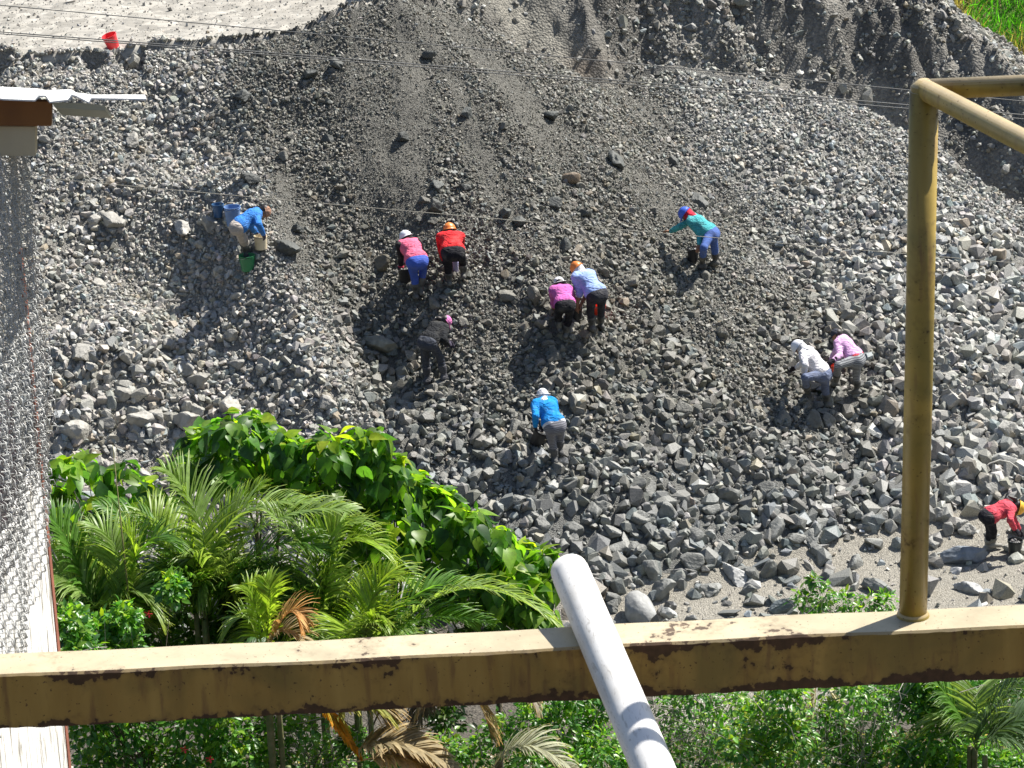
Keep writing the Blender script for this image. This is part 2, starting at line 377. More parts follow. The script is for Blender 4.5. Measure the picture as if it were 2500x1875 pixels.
# the 300 largest rocks, each a thing of its own
IV, IT = ico(4)
def rock_mesh(i, rounded=0.0, elong=1.0):
    r = np.random.RandomState(900 + i); k = r.randint(9, 15)
    N_ = r.normal(size=(k, 3)); N_ /= np.linalg.norm(N_, axis=1)[:, None]; h = r.uniform(.62, 1.0, k)
    t = IV @ N_.T; rad = np.where(t > .05, h[None] / np.maximum(t, .05), 9).min(1); rad = np.minimum(rad, 1.35)
    if rounded: rad = rad * (1 - rounded) + rounded * .9
    n = sum(np.sin(IV @ r.normal(size=3) * f + r.uniform(0, 6)) * a for f, a in ((3, .03), (5, .025), (9, .018), (16, .010), (27, .006), (41, .004)))
    V = IV * (rad + n)[:, None] * np.array([1.1 * elong, .85, .68]) * .5
    me = bpy.data.meshes.new('rock'); me.from_pydata([tuple(v) for v in V.tolist()], [], IT.tolist())
    me.polygons.foreach_set('use_smooth', np.ones(len(me.polygons), bool))
    me.set_sharp_from_angle(angle=math.radians(24)) if hasattr(me, 'set_sharp_from_angle') else None
    me.materials.append(M_ROCK); return me
mt, nt, b = new_mat('rock face'); L = nt.links
oi = nd(nt, 'ShaderNodeObjectInfo'); tc = nd(nt, 'ShaderNodeTexCoord')
n = nd(nt, 'ShaderNodeTexNoise'); n.inputs['Scale'].default_value = 2.6; n.inputs['Detail'].default_value = 9; n.inputs['Roughness'].default_value = .62; n.inputs['Distortion'].default_value = .5
L.new(tc.outputs['Object'], n.inputs['Vector'])
rr = ramp(nt, [(.3, .62), (.5, .95), (.72, 1.3)]); L.new(n.outputs[0], rr.inputs[0])
mx = nd(nt, 'ShaderNodeMix', data_type='RGBA', blend_type='MULTIPLY'); mx.inputs[0].default_value = 1
L.new(oi.outputs['Color'], mx.inputs[6]); L.new(rr.outputs[0], mx.inputs[7]); L.new(mx.outputs[2], b.inputs['Base Color'])
b.inputs['Roughness'].default_value = .62; b.inputs['Specular IOR Level'].default_value = .4
n2 = nd(nt, 'ShaderNodeTexNoise'); n2.inputs['Scale'].default_value = 9; n2.inputs['Detail'].default_value = 8; L.new(tc.outputs['Object'], n2.inputs['Vector'])
bp = nd(nt, 'ShaderNodeBump'); bp.inputs['Strength'].default_value = .8; bp.inputs['Distance'].default_value = .02; L.new(n2.outputs[0], bp.inputs['Height']); L.new(bp.outputs[0], b.inputs['Normal'])
M_ROCK = mt
ROCKM = [rock_mesh(i) for i in range(18)]; ROUND = [rock_mesh(50, .75), rock_mesh(51, .6)]; LONG = [rock_mesh(60, 0, 1.5), rock_mesh(61, 0, 1.4)]
ROCKS = []
def put_rock(px, py, w, tone=None, me=None, label=None, grp=None, sink=.22, rot=None, name='rock'):
    P = hit(px, py + w * .18); dist = np.linalg.norm(P - CAM); d = w * dist / F
    me = me or ROCKM[RS.randint(18)]
    o = bpy.data.objects.new(name, me); COL.objects.link(o)
    o.location = (P[0], P[1], P[2] + d * (.36 - sink)); o.scale = (d * 1.02, d * 1.02, d * RS.uniform(.9, 1.15))
    o.rotation_euler = rot or (RS.uniform(-.9, .9), RS.uniform(-.9, .9), RS.uniform(0, 6.28))
    Ct, uu, vv, wl, wr = tone_of(P[:1], P[1:2], P[2:3]); c = Ct[0] if tone is None else np.array(tone)
    c = np.clip(c * RS.uniform(.85, 1.2), .04, .6); o.color = (c[0], c[1], c[2], 1)
    if label is None:
        if wl[0] > .5:
            g, label = ('pale dusty rocks on the dry left heap', 'pale dusty angular rock on the dry left heap') if vv[0] > 700 else ('pale rocks high on the dry left heap', 'pale weathered rock high on the dry left heap')
        elif wr[0] > .5: g, label = 'pale rocks on the right hand scree', 'light grey angular rock on the right hand scree'
        elif vv[0] > 1050: g, label = 'grey rocks along the foot of the slope', 'grey faceted rock near the foot of the slope'
        elif vv[0] > 620: g, label = 'dark rocks among the workers', 'dark olive grey rock on the slope among the workers'
        else: g, label = 'dark rocks on the upper central slope', 'dark damp rock on the upper central slope above the workers'
        grp = g
    tag(o, label, 'rock', grp); ROCKS.append((o, px, py, grp, c)); return o
D_ = (.085, .09, .082); PALE = (.42, .42, .40); BR = (.20, .155, .11)
put_rock(1394, 434, 50, BR, ROUND[0], 'large rounded brown boulder alone in the upper middle of the slope', name='boulder')
put_rock(1561, 1491, 96, (.36, .365, .35), ROUND[1], 'biggest pale grey boulder at the slope foot beside the white pipe', name='boulder')
put_rock(1631, 1496, 42, (.36, .365, .35), None, 'pale grey rock touching the biggest boulder beside the white pipe', name='boulder')
put_rock(2350, 1352, 74, (.23, .26, .29), LONG[1], 'long blue grey boulder on the ground left of the red shirted worker', rot=(.1, 0, .1), name='boulder')
put_rock(2476, 1262, 24, (.19, .165, .14), ROUND[0], 'small round brown stone behind the arms of the red shirted worker', name='boulder')
put_rock(2372, 1434, 46, (.38, .385, .38), LONG[0], 'light grey rock lying alone on bare ground right of the yellow post', rot=(.1, .1, -.3), name='boulder')
put_rock(2334, 1392, 28, (.4, .4, .39), None, 'small pale stone between the blue grey boulder and the lone rock', name='boulder')
put_rock(2146, 1430, 54, (.2, .205, .19), LONG[1], 'olive grey rock behind the low bush left of the yellow post', rot=(.1, .2, -.6), name='boulder')
put_rock(1902, 1480, 56, (.15, .175, .18), None, 'dark bluish block on the ground left of the low bush', name='boulder')
put_rock(1801, 1405, 52, (.5, .5, .48), LONG[0], 'whitish slab leaning at the foot of the slope', rot=(.5, .5, -.6), name='boulder')
put_rock(700, 601, 52, D_, LONG[0], 'dark flat slab right of the cream bucket', rot=(.1, .1, 0), name='boulder')
put_rock(445, 556, 40, (.45, .435, .39), None, 'pale cream coloured block left of the stacked blue buckets', name='boulder')
put_rock(936, 641, 44, (.15, .135, .1), None, 'brownish block left of the worker in pink and blue', name='boulder')
put_rock(931, 835, 54, (.2, .2, .165), LONG[1], 'olive layered rock left of the worker in black', rot=(.2, .2, -.2), name='boulder')
MAN = [(454,1025,70),(353,1020,62),(190,1045,72),(264,1034,44),(147,1088,46),(332,1052,38),(199,862,52),(221,894,42),(307,867,52),(298,957,46),(411,840,42),(452,898,38),(488,925,56),(567,821,38),(583,889,34),(565,993,50),(637,903,32),(796,980,46),(484,1002,40),(280,536,52),(230,536,38),(325,343,42),(518,362,36),(328,154,42),(520,547,50),(728,560,32),(608,434,44),
 (592,235,40),(755,180,36),(827,158,40),(800,339,34),(1505,393,50),(1071,452,30),(1134,457,28),(1270,542,36),(1351,497,34),(1234,520,36),(1139,276,34),(1347,280,38),(985,334,34),(1062,506,46),(1381,597,34),(1306,723,50),(1243,719,38),(1424,520,30),(1706,493,42),(1647,396,30),(1051,131,30),(1545,686,38),(1722,675,30),
 (1771,1206,50),(1740,1240,40),(1627,1245,45),(1893,1283,60),(1943,1310,45),(1938,1279,38),(1685,1369,50),(1572,1369,48),(1613,1437,60),(1730,1437,50),(1837,1401,46),(1875,1392,56),(1923,1396,42),(1825,1441,38),(1997,1342,45),(2088,1374,45),(2020,1401,38),(1830,1468,34),(2282,1365,36),(2282,1324,38),(2354,1288,48),(2289,1252,46),(2314,1292,40),(1830,1342,38),(1757,1342,38),(1658,1414,36),(2418,1184,50),
 (1162,1161,48),(1266,1220,45),(1334,1215,40),(1478,1392,42),(1469,1233,42),(1573,1265,50),(1496,1478,40),(1397,1310,30),(1374,1331,38),(2368,740,50),(2336,681,50),(2463,1043,55),(2404,1034,36),(2363,849,32),(2070,767,45),(2024,704,40),(2314,925,34)]
for a_, b_, w_ in MAN: put_rock(a_, b_, w_, tone=(D_ if (w_ < 52 and 560 < a_ < 1720 and b_ < 620) else None))
n_more = 0
while n_more < 190:
    px, py = RS.uniform(80, 2500), RS.uniform(260, 1480)
    lo = np.interp(py, [200, 700, 1100, 1450], [19, 23, 32, 40]); pr = np.interp(py, [260, 700, 1000, 1400], [.18, .35, .6, 1])
    if RS.rand() > pr: continue
    Pq = hit(px, py)
    if Pq[2] < .12: continue
    put_rock(px, py, lo * RS.uniform(.9, 1.35)); n_more += 1

LM = [('the plateau bucket', 278, 100), ('the pale blue bucket', 570, 540), ('the green bucket', 605, 645), ('the worker in neon pink', 1005, 650), ('the worker in red', 1100, 620), ('the worker in black', 1060, 850),
      ('the worker in magenta', 1372, 750), ('the worker in pale blue', 1445, 730), ('the worker in teal', 1710, 590), ('the worker in white', 1985, 910), ('the worker in lilac', 2075, 880), ('the lowest worker', 1340, 1040),
      ('the worker in coral red', 2440, 1270), ('the round brown boulder', 1394, 434), ('the yellow post top', 2255, 230), ('the yellow post middle', 2240, 850), ('the yellow post foot', 2230, 1480), ('the white pipe end', 1390, 1380),
      ('the roof sheet tip', 357, 236), ('the wire mesh', 90, 700), ('the tallest palm tip', 405, 1140), ('the leafy treetops', 620, 1010), ('the low bush', 2060, 1430), ('the cut bank foot', 1750, 200), ('the heap crest', 560, 110)]
ORD = ['nearest', 'second', 'third', 'fourth', 'fifth', 'sixth', 'seventh', 'eighth', 'ninth', 'tenth', 'eleventh', 'twelfth', 'thirteenth', 'fourteenth', 'fifteenth', 'sixteenth', 'seventeenth', 'eighteenth', 'nineteenth', 'twentieth']
DIRS = ['right', 'upper right', 'above', 'upper left', 'left', 'lower left', 'below', 'lower right']
bins = {}
for o, px, py, grp, c in ROCKS:
    if grp is None: continue
    nm, lx, ly = min(LM, key=lambda l: math.hypot(l[1] - px, l[2] - py)); dist = math.hypot(lx - px, ly - py); dr = DIRS[int(round(math.atan2(ly - py, px - lx) / (math.pi / 4))) % 8]
    bins.setdefault((nm, dr), []).append((dist, o, c))
for (nm, dr), L_ in bins.items():
    for i, (dist, o, c) in enumerate(sorted(L_, key=lambda t: t[0])):
        sh = 'pale' if c.mean() > .29 else ('grey' if c.mean() > .17 else 'dark'); where = {'above': 'above ', 'below': 'below '}.get(dr, 'to the ' + dr + ' of ')
        o['label'] = '%s large rock, %s out %s%s' % (sh, ORD[min(i, 19)], where, nm)
# ---------------------------------------------------------------- foreground: railing, plastic pipe, building edge, cables
def paint_mat(name, c1, c2, rust, top_edge=None, bot_edge=None, amt=.5, faded_glare=(.6, .5, .3)):
    mt, nt, b = new_mat(name); L = nt.links; tc = nd(nt, 'ShaderNodeTexCoord')
    def noise(s, d=6, dist=0, vec=None):
        n = nd(nt, 'ShaderNodeTexNoise'); n.inputs['Scale'].default_value = s; n.inputs['Detail'].default_value = d; n.inputs['Distortion'].default_value = dist
        L.new(vec or tc.outputs['Object'], n.inputs['Vector']); return n.outputs[0]
    mp = nd(nt, 'ShaderNodeMapping'); mp.inputs['Scale'].default_value = (14, 14, 2.2); L.new(tc.outputs['Object'], mp.inputs[0])
    streak = noise(1, 5, .3, mp.outputs[0]); base0 = ramp(nt, [(.3, c1), (.7, c2)]); L.new(streak, base0.inputs[0])
    ol = noise(3.2, 5, .6); olr = ramp(nt, [(.48, 0), (.66, .7)]); L.new(ol, olr.inputs[0])          # algae-green and brown run-off stains
    bm_ = nd(nt, 'ShaderNodeMix', data_type='RGBA'); L.new(olr.outputs[0], bm_.inputs[0]); L.new(base0.outputs[0], bm_.inputs[6]); bm_.inputs[7].default_value = (c1[0] * .52, c1[1] * .66, c1[2] * .8, 1)
    st2 = noise(2.3, 6, .2, mp.outputs[0]); s2r = ramp(nt, [(.56, 0), (.70, .6)]); L.new(st2, s2r.inputs[0])
    bm2 = nd(nt, 'ShaderNodeMix', data_type='RGBA'); L.new(s2r.outputs[0], bm2.inputs[0]); L.new(bm_.outputs[2], bm2.inputs[6]); bm2.inputs[7].default_value = (.16, .075, .03, 1)
    class _O: outputs = [bm2.outputs[2]]
    base = _O
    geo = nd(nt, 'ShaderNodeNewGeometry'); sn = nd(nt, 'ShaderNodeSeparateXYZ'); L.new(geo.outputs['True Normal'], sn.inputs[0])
    fr_ = ramp(nt, [(.45, 0), (.9, 1)]); L.new(sn.outputs[2], fr_.inputs[0]); fm = nd(nt, 'ShaderNodeMix', data_type='RGBA')   # sun-bleached dusty paint on upward faces; cream tone also paints in overexposed sun
    L.new(fr_.outputs[0], fm.inputs[0]); L.new(base.outputs[0], fm.inputs[6]); fz = noise(6, 8, .5); fzr = ramp(nt, [(.3, tuple(x * .78 for x in faded_glare)), (.5, faded_glare), (.7, tuple(min(x * 1.15, .7) for x in faded_glare))]); L.new(fz, fzr.inputs[0]); L.new(fzr.outputs[0], fm.inputs[7])
    big = noise(5, 7, .4); fine = noise(42, 5)
    mm = nd(nt, 'ShaderNodeMath', operation='MULTIPLY_ADD'); mm.inputs[1].default_value = .55; L.new(fine, mm.inputs[0]); L.new(big, mm.inputs[2])
    src = mm.outputs[0]
    if top_edge is not None:
        sx = nd(nt, 'ShaderNodeSeparateXYZ'); L.new(tc.outputs['Object'], sx.inputs[0])
        for lo, hi, w in ((bot_edge, bot_edge + .045, .34), (top_edge - .006, top_edge - .045, .20)):
            mr = nd(nt, 'ShaderNodeMapRange'); mr.inputs[1].default_value = lo; mr.inputs[2].default_value = hi; mr.inputs[3].default_value = w; mr.inputs[4].default_value = 0
            L.new(sx.outputs[2], mr.inputs[0]); ad = nd(nt, 'ShaderNodeMath', operation='ADD'); L.new(src, ad.inputs[0]); L.new(mr.outputs[0], ad.inputs[1]); src = ad.outputs[0]
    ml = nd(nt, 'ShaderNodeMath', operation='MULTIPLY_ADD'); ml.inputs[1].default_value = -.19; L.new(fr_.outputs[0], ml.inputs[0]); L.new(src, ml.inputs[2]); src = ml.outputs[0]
    rm = ramp(nt, [(amt + .20, 0), (amt + .33, .30), (amt + .50, .90)]); L.new(src, rm.inputs[0])
    sp = noise(95, 2); spr = ramp(nt, [(.68, 0), (.72, .8)]); L.new(sp, spr.inputs[0])
    mxm = nd(nt, 'ShaderNodeMath', operation='MAXIMUM'); L.new(rm.outputs[0], mxm.inputs[0]); L.new(spr.outputs[0], mxm.inputs[1])
    rc = ramp(nt, [(.35, rust), (.65, tuple(x * .45 for x in rust))]); L.new(fine, rc.inputs[0])
    mx = nd(nt, 'ShaderNodeMix', data_type='RGBA'); L.new(mxm.outputs[0], mx.inputs[0]); L.new(fm.outputs[2], mx.inputs[6]); L.new(rc.outputs[0], mx.inputs[7])
    L.new(mx.outputs[2], b.inputs['Base Color'])
    rg = ramp(nt, [(0, .42), (1, .85)]); L.new(mxm.outputs[0], rg.inputs[0]); L.new(rg.outputs[0], b.inputs['Roughness'])
    bp = nd(nt, 'ShaderNodeBump'); bp.inputs['Strength'].default_value = .5; bp.inputs['Distance'].default_value = .003; L.new(src, bp.inputs['Height']); L.new(bp.outputs[0], b.inputs['Normal'])
    return mt
def on_z(px, py, z): d = ray(px, py); return CAM + d * ((z - CAM[2]) / d[2])
A = U(1250, 1588, 8.0); zt = A[2]
Lf, Rt_ = on_z(-500, 1676, zt), on_z(3200, 1492, zt)
bd = (Rt_ - Lf); blen = np.linalg.norm(bd); bd /= blen; bn = np.cross([0, 0, 1], bd)      # bn points away from the camera
BH, BD = .166, .150
org = (Lf + Rt_) / 2 + bn * BD / 2 - np.array([0, 0, BH / 2])
rail = empty('steel_railing', (org[0], org[1], org[2]), 'rusty ochre yellow steel railing with a thick box beam crossing the foreground', 'railing')
M_BEAM = paint_mat('ochre paint rusty', (.33, .195, .042), (.44, .28, .07), (.085, .038, .022), BH / 2, -BH / 2, .655, faded_glare=(.47, .40, .265))
M_POST = paint_mat('ochre pipe paint', (.27, .185, .032), (.40, .285, .06), (.12, .07, .02), amt=.62, faded_glare=(.52, .41, .24))
# beam with slightly ragged lower lip
mb = MB(); nseg = 220; V = []; Fc = []; rr_ = np.random.RandomState(3)
for i in range(nseg + 1):
    t = -blen / 2 + blen * i / nseg; w = rr_.uniform(-.0018, .0018); w2 = .0025 * math.sin(t * 3.1) + .0015 * math.sin(t * 11)
    for (dn, dz) in ((-BD / 2 + .006, BH / 2 + w2), (BD / 2 - .006, BH / 2 + w2), (BD / 2, BH / 2 - .006 + w2), (BD / 2, -BH / 2), (-BD / 2 + w, -BH / 2 + w), (-BD / 2 + w * .5, BH / 2 - .007 + w2 + w * .5)):
        V.append(org + bd * t + bn * dn + np.array([0, 0, dz]))
for i in range(nseg):
    for k in range(6): Fc.append([i * 6 + k, i * 6 + (k + 1) % 6, (i + 1) * 6 + (k + 1) % 6, (i + 1) * 6 + k])
Fc += [[5, 4, 3, 2, 1, 0], [nseg * 6 + k for k in range(6)]]
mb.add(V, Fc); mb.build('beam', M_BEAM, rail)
pb = on_z(2229, 1502, zt); Tp = U(2256, 222, pb[1] + .0)
mb = MB(); mb.tube([pb - np.array([0, 0, .002]), (pb + Tp) / 2 + np.array([.002, 0, 0]), Tp], .040, 32); mb.build('post', M_POST, rail, smooth=True)
mb = MB(); n_ = 40
mb.tube([pb + np.array([0, 0, -.001]), pb + np.array([0, 0, .006]), pb + np.array([0, 0, .012])], [.048, .046, .040], 24, cap=False); mb.build('weld_bead', M_POST, rail, smooth=True)
zr = Tp[2] + .004
r1a, r1b = np.array([Tp[0], Tp[1], zr]), on_z(2500, 208, zr); r2b = on_z(2500, 345, zr)
mb = MB(); mb.tube([r1a - (r1b - r1a) * .0, r1a + (r1b - r1a) * 9], .0285, 24); mb.build('top_rail', M_POST, rail, smooth=True)
mb = MB(); mb.tube([r1a, r1a + (r2b - r1a) * 4.2], .0295, 24); mb.build('top_rail', M_POST, rail, smooth=True)
mb = MB(); mb.tube([r1a + np.array([0, 0, -.035]), r1a + np.array([0, 0, .010]), r1a + np.array([0, 0, .028])], [.040, .036, .016], 24); mb.build('post_cap', M_POST, rail, smooth=True)
e1 = r1a + (r1b - r1a) * 9; e2 = r1a + (r2b - r1a) * 4.2
mb = MB(); mb.tube([e2 - np.array([0, 0, 2.2]), e2], .040, 24); mb.build('post', M_POST, rail, smooth=True)

# white plastic pipe lying over the beam
q_ = on_z(1437, 1545, zt); tq = ((q_ - org) @ bd); Qc = org + bd * tq + np.array([0, 0, BH / 2 + .064])
qx, qy = proj(Qc); depthQ = (Qc - CAM) @ FWD
d_ = ray(1594, 1875); Nn = CAM + d_ * (depthQ * .925)
dirp = Qc - Nn; dirp /= np.linalg.norm(dirp)
best = min(np.arange(0, 3, .005), key=lambda t: abs(proj(Qc + dirp * t)[1] - 1392)); End = Qc + dirp * best; Near = Qc - dirp * 2.4
print('pipe', qx, qy, proj(End), 'beam z', zt, 'post top', Tp, 'railY', r1b, r2b)
M_PVC = noisy('white plastic', (.62, .60, .55), (.74, .73, .70), 7, .45, .12, 60, spec=.4, bdist=.002, lo=.3, hi=.55)
_nt = M_PVC.node_tree; _b = _nt.nodes['Principled BSDF']; _src = _b.inputs['Base Color'].links[0].from_socket; _tc = _nt.nodes['Texture Coordinate']
_m = nd(_nt, 'ShaderNodeMapping'); _m.inputs['Scale'].default_value = (26, 5, 26); _nt.links.new(_tc.outputs['Object'], _m.inputs[0]); _n = nd(_nt, 'ShaderNodeTexNoise'); _n.inputs['Scale'].default_value = 3; _n.inputs['Detail'].default_value = 8; _n.inputs['Distortion'].default_value = 1.5; _nt.links.new(_m.outputs[0], _n.inputs['Vector'])
_r = ramp(_nt, [(.33, (.42, .40, .36)), (.43, (1, 1, 1)), (.62, (1, 1, 1)), (.70, (.72, .68, .62))]); _nt.links.new(_n.outputs[0], _r.inputs[0]); _x = nd(_nt, 'ShaderNodeMix', data_type='RGBA', blend_type='MULTIPLY'); _x.inputs[0].default_value = .5
_nt.links.new(_src, _x.inputs[6]); _nt.links.new(_r.outputs[0], _x.inputs[7]); _nt.links.new(_x.outputs[2], _b.inputs['Base Color'])
pipe = empty('plastic_pipe', Qc, 'thick white plastic drain pipe lying across the yellow beam', 'pipe')
mb = MB(); RP_ = .0575
NP = 40
ux = np.cross(dirp, [0, 0, 1]); ux /= np.linalg.norm(ux); uz = np.cross(ux, dirp)
prof = [(0, RP_)] + [(s, RP_) for s in (.25, .5, .75)] + [(.985, RP_), (1.0, RP_ - .002), (1.0, RP_ - .006), (.93, RP_ - .0062), (.5, RP_ - .0062)]
V = []
for s, r in prof:
    for k in range(NP):
        an = 2 * math.pi * k / NP; V.append(Near + (End - Near) * s + (ux * math.cos(an) + uz * math.sin(an)) * r)
Fc = [[i * NP + k, i * NP + (k + 1) % NP, (i + 1) * NP + (k + 1) % NP, (i + 1) * NP + k] for i in range(len(prof) - 1) for k in range(NP)]
mb.add(V, Fc); mb.build('pipe_wall', M_PVC, pipe, smooth=True)

# building edge at the left: white wall, wire mesh, timber, roof sheet
c_top, c_bot = U(97, 1142, 9.9), U(167, 1885, 9.9)
print('wall', c_top, c_bot, on_z(0, 1370, c_top[2]))
nearT = on_z(0, 1372, c_top[2]); wdir = nearT - c_top; wdir[2] = 0; wdir /= np.linalg.norm(wdir)
inn = np.cross(wdir, [0, 0, 1]); inn = inn if inn[0] < 0 else -inn
house = empty('building', (c_top[0] - .3, c_top[1], 12), 'corner of a white building with chain link mesh at the left edge', 'building')
mt, nt, b = new_mat('whitewash'); L = nt.links; tc = nd(nt, 'ShaderNodeTexCoord')
mp = nd(nt, 'ShaderNodeMapping'); mp.inputs['Scale'].default_value = (9, 9, 1.1); L.new(tc.outputs['Object'], mp.inputs[0])
n = nd(nt, 'ShaderNodeTexNoise'); n.inputs['Scale'].default_value = 4; n.inputs['Detail'].default_value = 9; n.inputs['Distortion'].default_value = .8; L.new(mp.outputs[0], n.inputs['Vector'])
r = ramp(nt, [(.36, (.22, .20, .16)), (.41, (.55, .53, .47)), (.47, (.70, .69, .66)), (.6, (.78, .78, .76))]); L.new(n.outputs[0], r.inputs[0]); L.new(r.outputs[0], b.inputs['Base Color'])
w = nd(nt, 'ShaderNodeTexNoise'); w.inputs['Scale'].default_value = 50; L.new(tc.outputs['Object'], w.inputs['Vector'])
bp = nd(nt, 'ShaderNodeBump'); bp.inputs['Strength'].default_value = .4; bp.inputs['Distance'].default_value = .004; L.new(w.outputs[0], bp.inputs['Height']); L.new(bp.outputs[0], b.inputs['Normal']); b.inputs['Roughness'].default_value = .85
M_WHITE = mt
M_RED = noisy('red brown paint', (.23, .075, .045), (.34, .12, .075), 9, .6)
M_DARK = noisy('interior shade', (.025, .014, .02), (.05, .03, .035), 4, .9)
M_WOOD = noisy('stained timber', (.10, .035, .008), (.24, .10, .02), 3, .6, .3, 20)
M_BEIGE = noisy('beige board', (.38, .33, .22), (.46, .41, .29), 4, .8)
M_ROOF = noisy('white roof sheet', (.72, .72, .70), (.82, .82, .80), 5, .5, .1)
M_WIRE = noisy('galvanised wire', (.28, .29, .28), (.48, .48, .46), 30, .45, .1)
M_WIRE.node_tree.nodes['Principled BSDF'].inputs['Metallic'].default_value = .25
down = c_bot - c_top; downL = down / abs(down[2]); TH = .14
def corner(z): return c_top + downL * (c_top[2] - z)
zlo = 10.5; mb = MB(); V = []
for z in (c_top[2], zlo):
    c = corner(z)
    for p in (c, c + wdir * 1.55, c + wdir * 1.55 + inn * TH, c + inn * TH): V.append(p)
mb.add(V, [[0, 1, 2, 3], [7, 6, 5, 4], [0, 4, 5, 1], [1, 5, 6, 2], [2, 6, 7, 3], [3, 7, 4, 0]]); mb.build('wall', M_WHITE, house)
mb = MB(); t1 = -wdir
for za, zb_, w1 in ((zlo, c_top[2] + .78, .012),):
    V = []
    for z in (zb_, zlo):
        c = corner(z) + inn * .0
        for p in (c + t1 * .003 - inn * .004, c + t1 * .045 - inn * .004, c + t1 * .045 + inn * .006, c + t1 * .003 + inn * .006): V.append(p)
    mb.add(V, [[0, 1, 2, 3], [7, 6, 5, 4], [0, 4, 5, 1], [1, 5, 6, 2], [2, 6, 7, 3], [3, 7, 4, 0]])
mb.build('corner_post', M_RED, house)
mb = MB(); c = corner(c_top[2])                       # dark box painting in the shaded interior behind the mesh
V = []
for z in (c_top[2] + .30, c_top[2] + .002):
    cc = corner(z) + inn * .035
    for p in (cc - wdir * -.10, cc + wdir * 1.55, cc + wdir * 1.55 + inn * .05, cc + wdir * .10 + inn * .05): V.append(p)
mb.add(V, [[0, 1, 2, 3], [7, 6, 5, 4], [0, 4, 5, 1], [1, 5, 6, 2], [2, 6, 7, 3], [3, 7, 4, 0]]); mb.build('shade_panel', M_DARK, house)
# chain link: interlocked bent wires, 5 cm mesh
mb = MB(); S = .0335; ztop_m = c_top[2] + 1.21; zrow = .047
wr_r = np.random.RandomState(8)
for i in range(-2, 44):
    s0 = i * S - .024; pts = []
    # the lower hem climbs towards the corner
    hem = c_top[2] - .14 - np.interp(s0, [0, .13, .65, 1.9], [0, .065, .22, .32]) + .015 * wr_r.randn()
    z = ztop_m; k = 0
    while z > hem:
        side = 1 if (k + i) % 2 else -1; base = corner(z) - inn * (  .028 + .013 * math.sin(z * 5 + i * .4)) + wdir * s0
        for (a_, zz, out) in ((side * S * .30, .45, .008), (side * S * .60, .0, .011), (side * S * .60, -.10, -.005), (side * S * .30, -.45, -.008)):
            p = base + wdir * a_ - inn * out; p = p + np.array([0, 0, zz * zrow]); pts.append(p)
        z -= zrow; k += 1
    mb.tube(pts, .0018, 5, cap=False)
for i in range(-3, 60):                                   # the mesh is doubled over in its upper part
    s0 = i * S * .75 - .03; pts = []; z = ztop_m - .02; k = 0
    while z > c_top[2] + .10 - .12 * s0 + .02 * wr_r.randn():
        side = 1 if (k + i) % 2 else -1; base = corner(z) - inn * (.040 + .012 * math.sin(z * 4 + i * .7)) + wdir * s0
        for (a_, zz, out) in ((side * S * .30, .45, .008), (side * S * .62, .0, .011), (side * S * .62, -.10, -.005), (side * S * .30, -.45, -.008)): pts.append(base + wdir * a_ - inn * out + np.array([0, 0, zz * zrow]))
        z -= zrow; k += 1
    mb.tube(pts, .0018, 5, cap=False)
mb.build('wire_mesh', M_WIRE, house, smooth=True)
Yf = 9.55
def slab(pxs, Y0, Y1, name, mat, dz=0):
    mb = MB(); V = [U(x, y, Y0) for x, y in pxs] + [U(x, y, Y0) + np.array([0, Y1 - Y0, dz]) for x, y in pxs]; k = len(pxs)
    mb.add(V, [list(range(k)), list(range(k, 2 * k))[::-1]] + [[i, i + k, (i + 1) % k + k, (i + 1) % k] for i in range(k)]); return mb.build(name, mat, house)
slab([(-260, 236), (126, 249), (125, 308), (-260, 304)], Yf, Yf + .03, 'roof_beam', M_WOOD)
slab([(-200, 306.5), (86, 309.5), (86, 381), (-200, 378)], Yf + .02, Yf + .07, 'fascia_board', M_BEIGE)
fr = [(-300, 222), (-60, 228), (8, 241), (85, 244), (96, 233), (112, 233), (122, 248), (166, 243), (176, 231), (185, 233), (217, 249), (224, 239), (357, 241)]
bk = [(-300, 204), (-60, 208), (6, 212), (90, 216), (98, 219), (104, 219), (113, 220), (172, 218), (178, 221), (186, 226), (212, 229), (222, 231), (354, 231)]
mb = MB(); V = [U(x, y, Yf - .05) for x, y in fr]; V2_ = []
for (x, y), f_ in zip(bk, V): V2_.append(U(x, y, Yf + .60))
k = len(fr); mb.add(V + V2_, [[i, i + 1, i + 1 + k, i + k] for i in range(k - 1)]); o = mb.build('roof_sheet', M_ROOF, house); sd = o.modifiers.new('thick', 'SOLIDIFY'); sd.thickness = .005
slab([(126, 250), (215, 252), (256, 258), (258, 270), (215, 268), (134, 262)], Yf - .01, Yf + .12, 'lower_sheet', noisy('grey green sheet', (.30, .33, .29), (.40, .42, .38), 5, .6), -.06)

# overhead cables
M_CAB = noisy('grey cable', (.12, .12, .11), (.2, .2, .19), 5, .5, 0); M_CAB2 = noisy('pale cable', (.30, .28, .22), (.36, .34, .28), 5, .5, 0)
def cable(pts, Y, r, mat, label, Ys=None):
    xs = [p[0] for p in pts]; ys = [p[1] for p in pts]; X_ = np.linspace(xs[0], xs[-1], 40); co = np.polyfit(xs, ys, 2); P_ = []
    for i, x in enumerate(X_):
        yy = Y if Ys is None else Ys[0] + (Ys[1] - Ys[0]) * i / 39
        P_.append(U(x, np.polyval(co, x), yy))
    mb = MB(); mb.tube(P_, r, 6); o = mb.build('overhead_cable', mat, smooth=True, origin=P_[0]); tag(o, label, 'cable', 'cables strung across the view')
cable([(-900, -70), (-50, 12), (700, 81), (1250, 130), (1630, 157), (2230, 217), (3300, 330)], 18, .0030, M_CAB, 'topmost thin cable crossing above the cut bank')
cable([(-900, 15), (0, 72), (533, 117), (1000, 157), (1202, 172), (1700, 217), (2220, 257), (2500, 280), (3300, 350)], 17, .0033, M_CAB, 'upper cable of the close pair passing the red bucket')
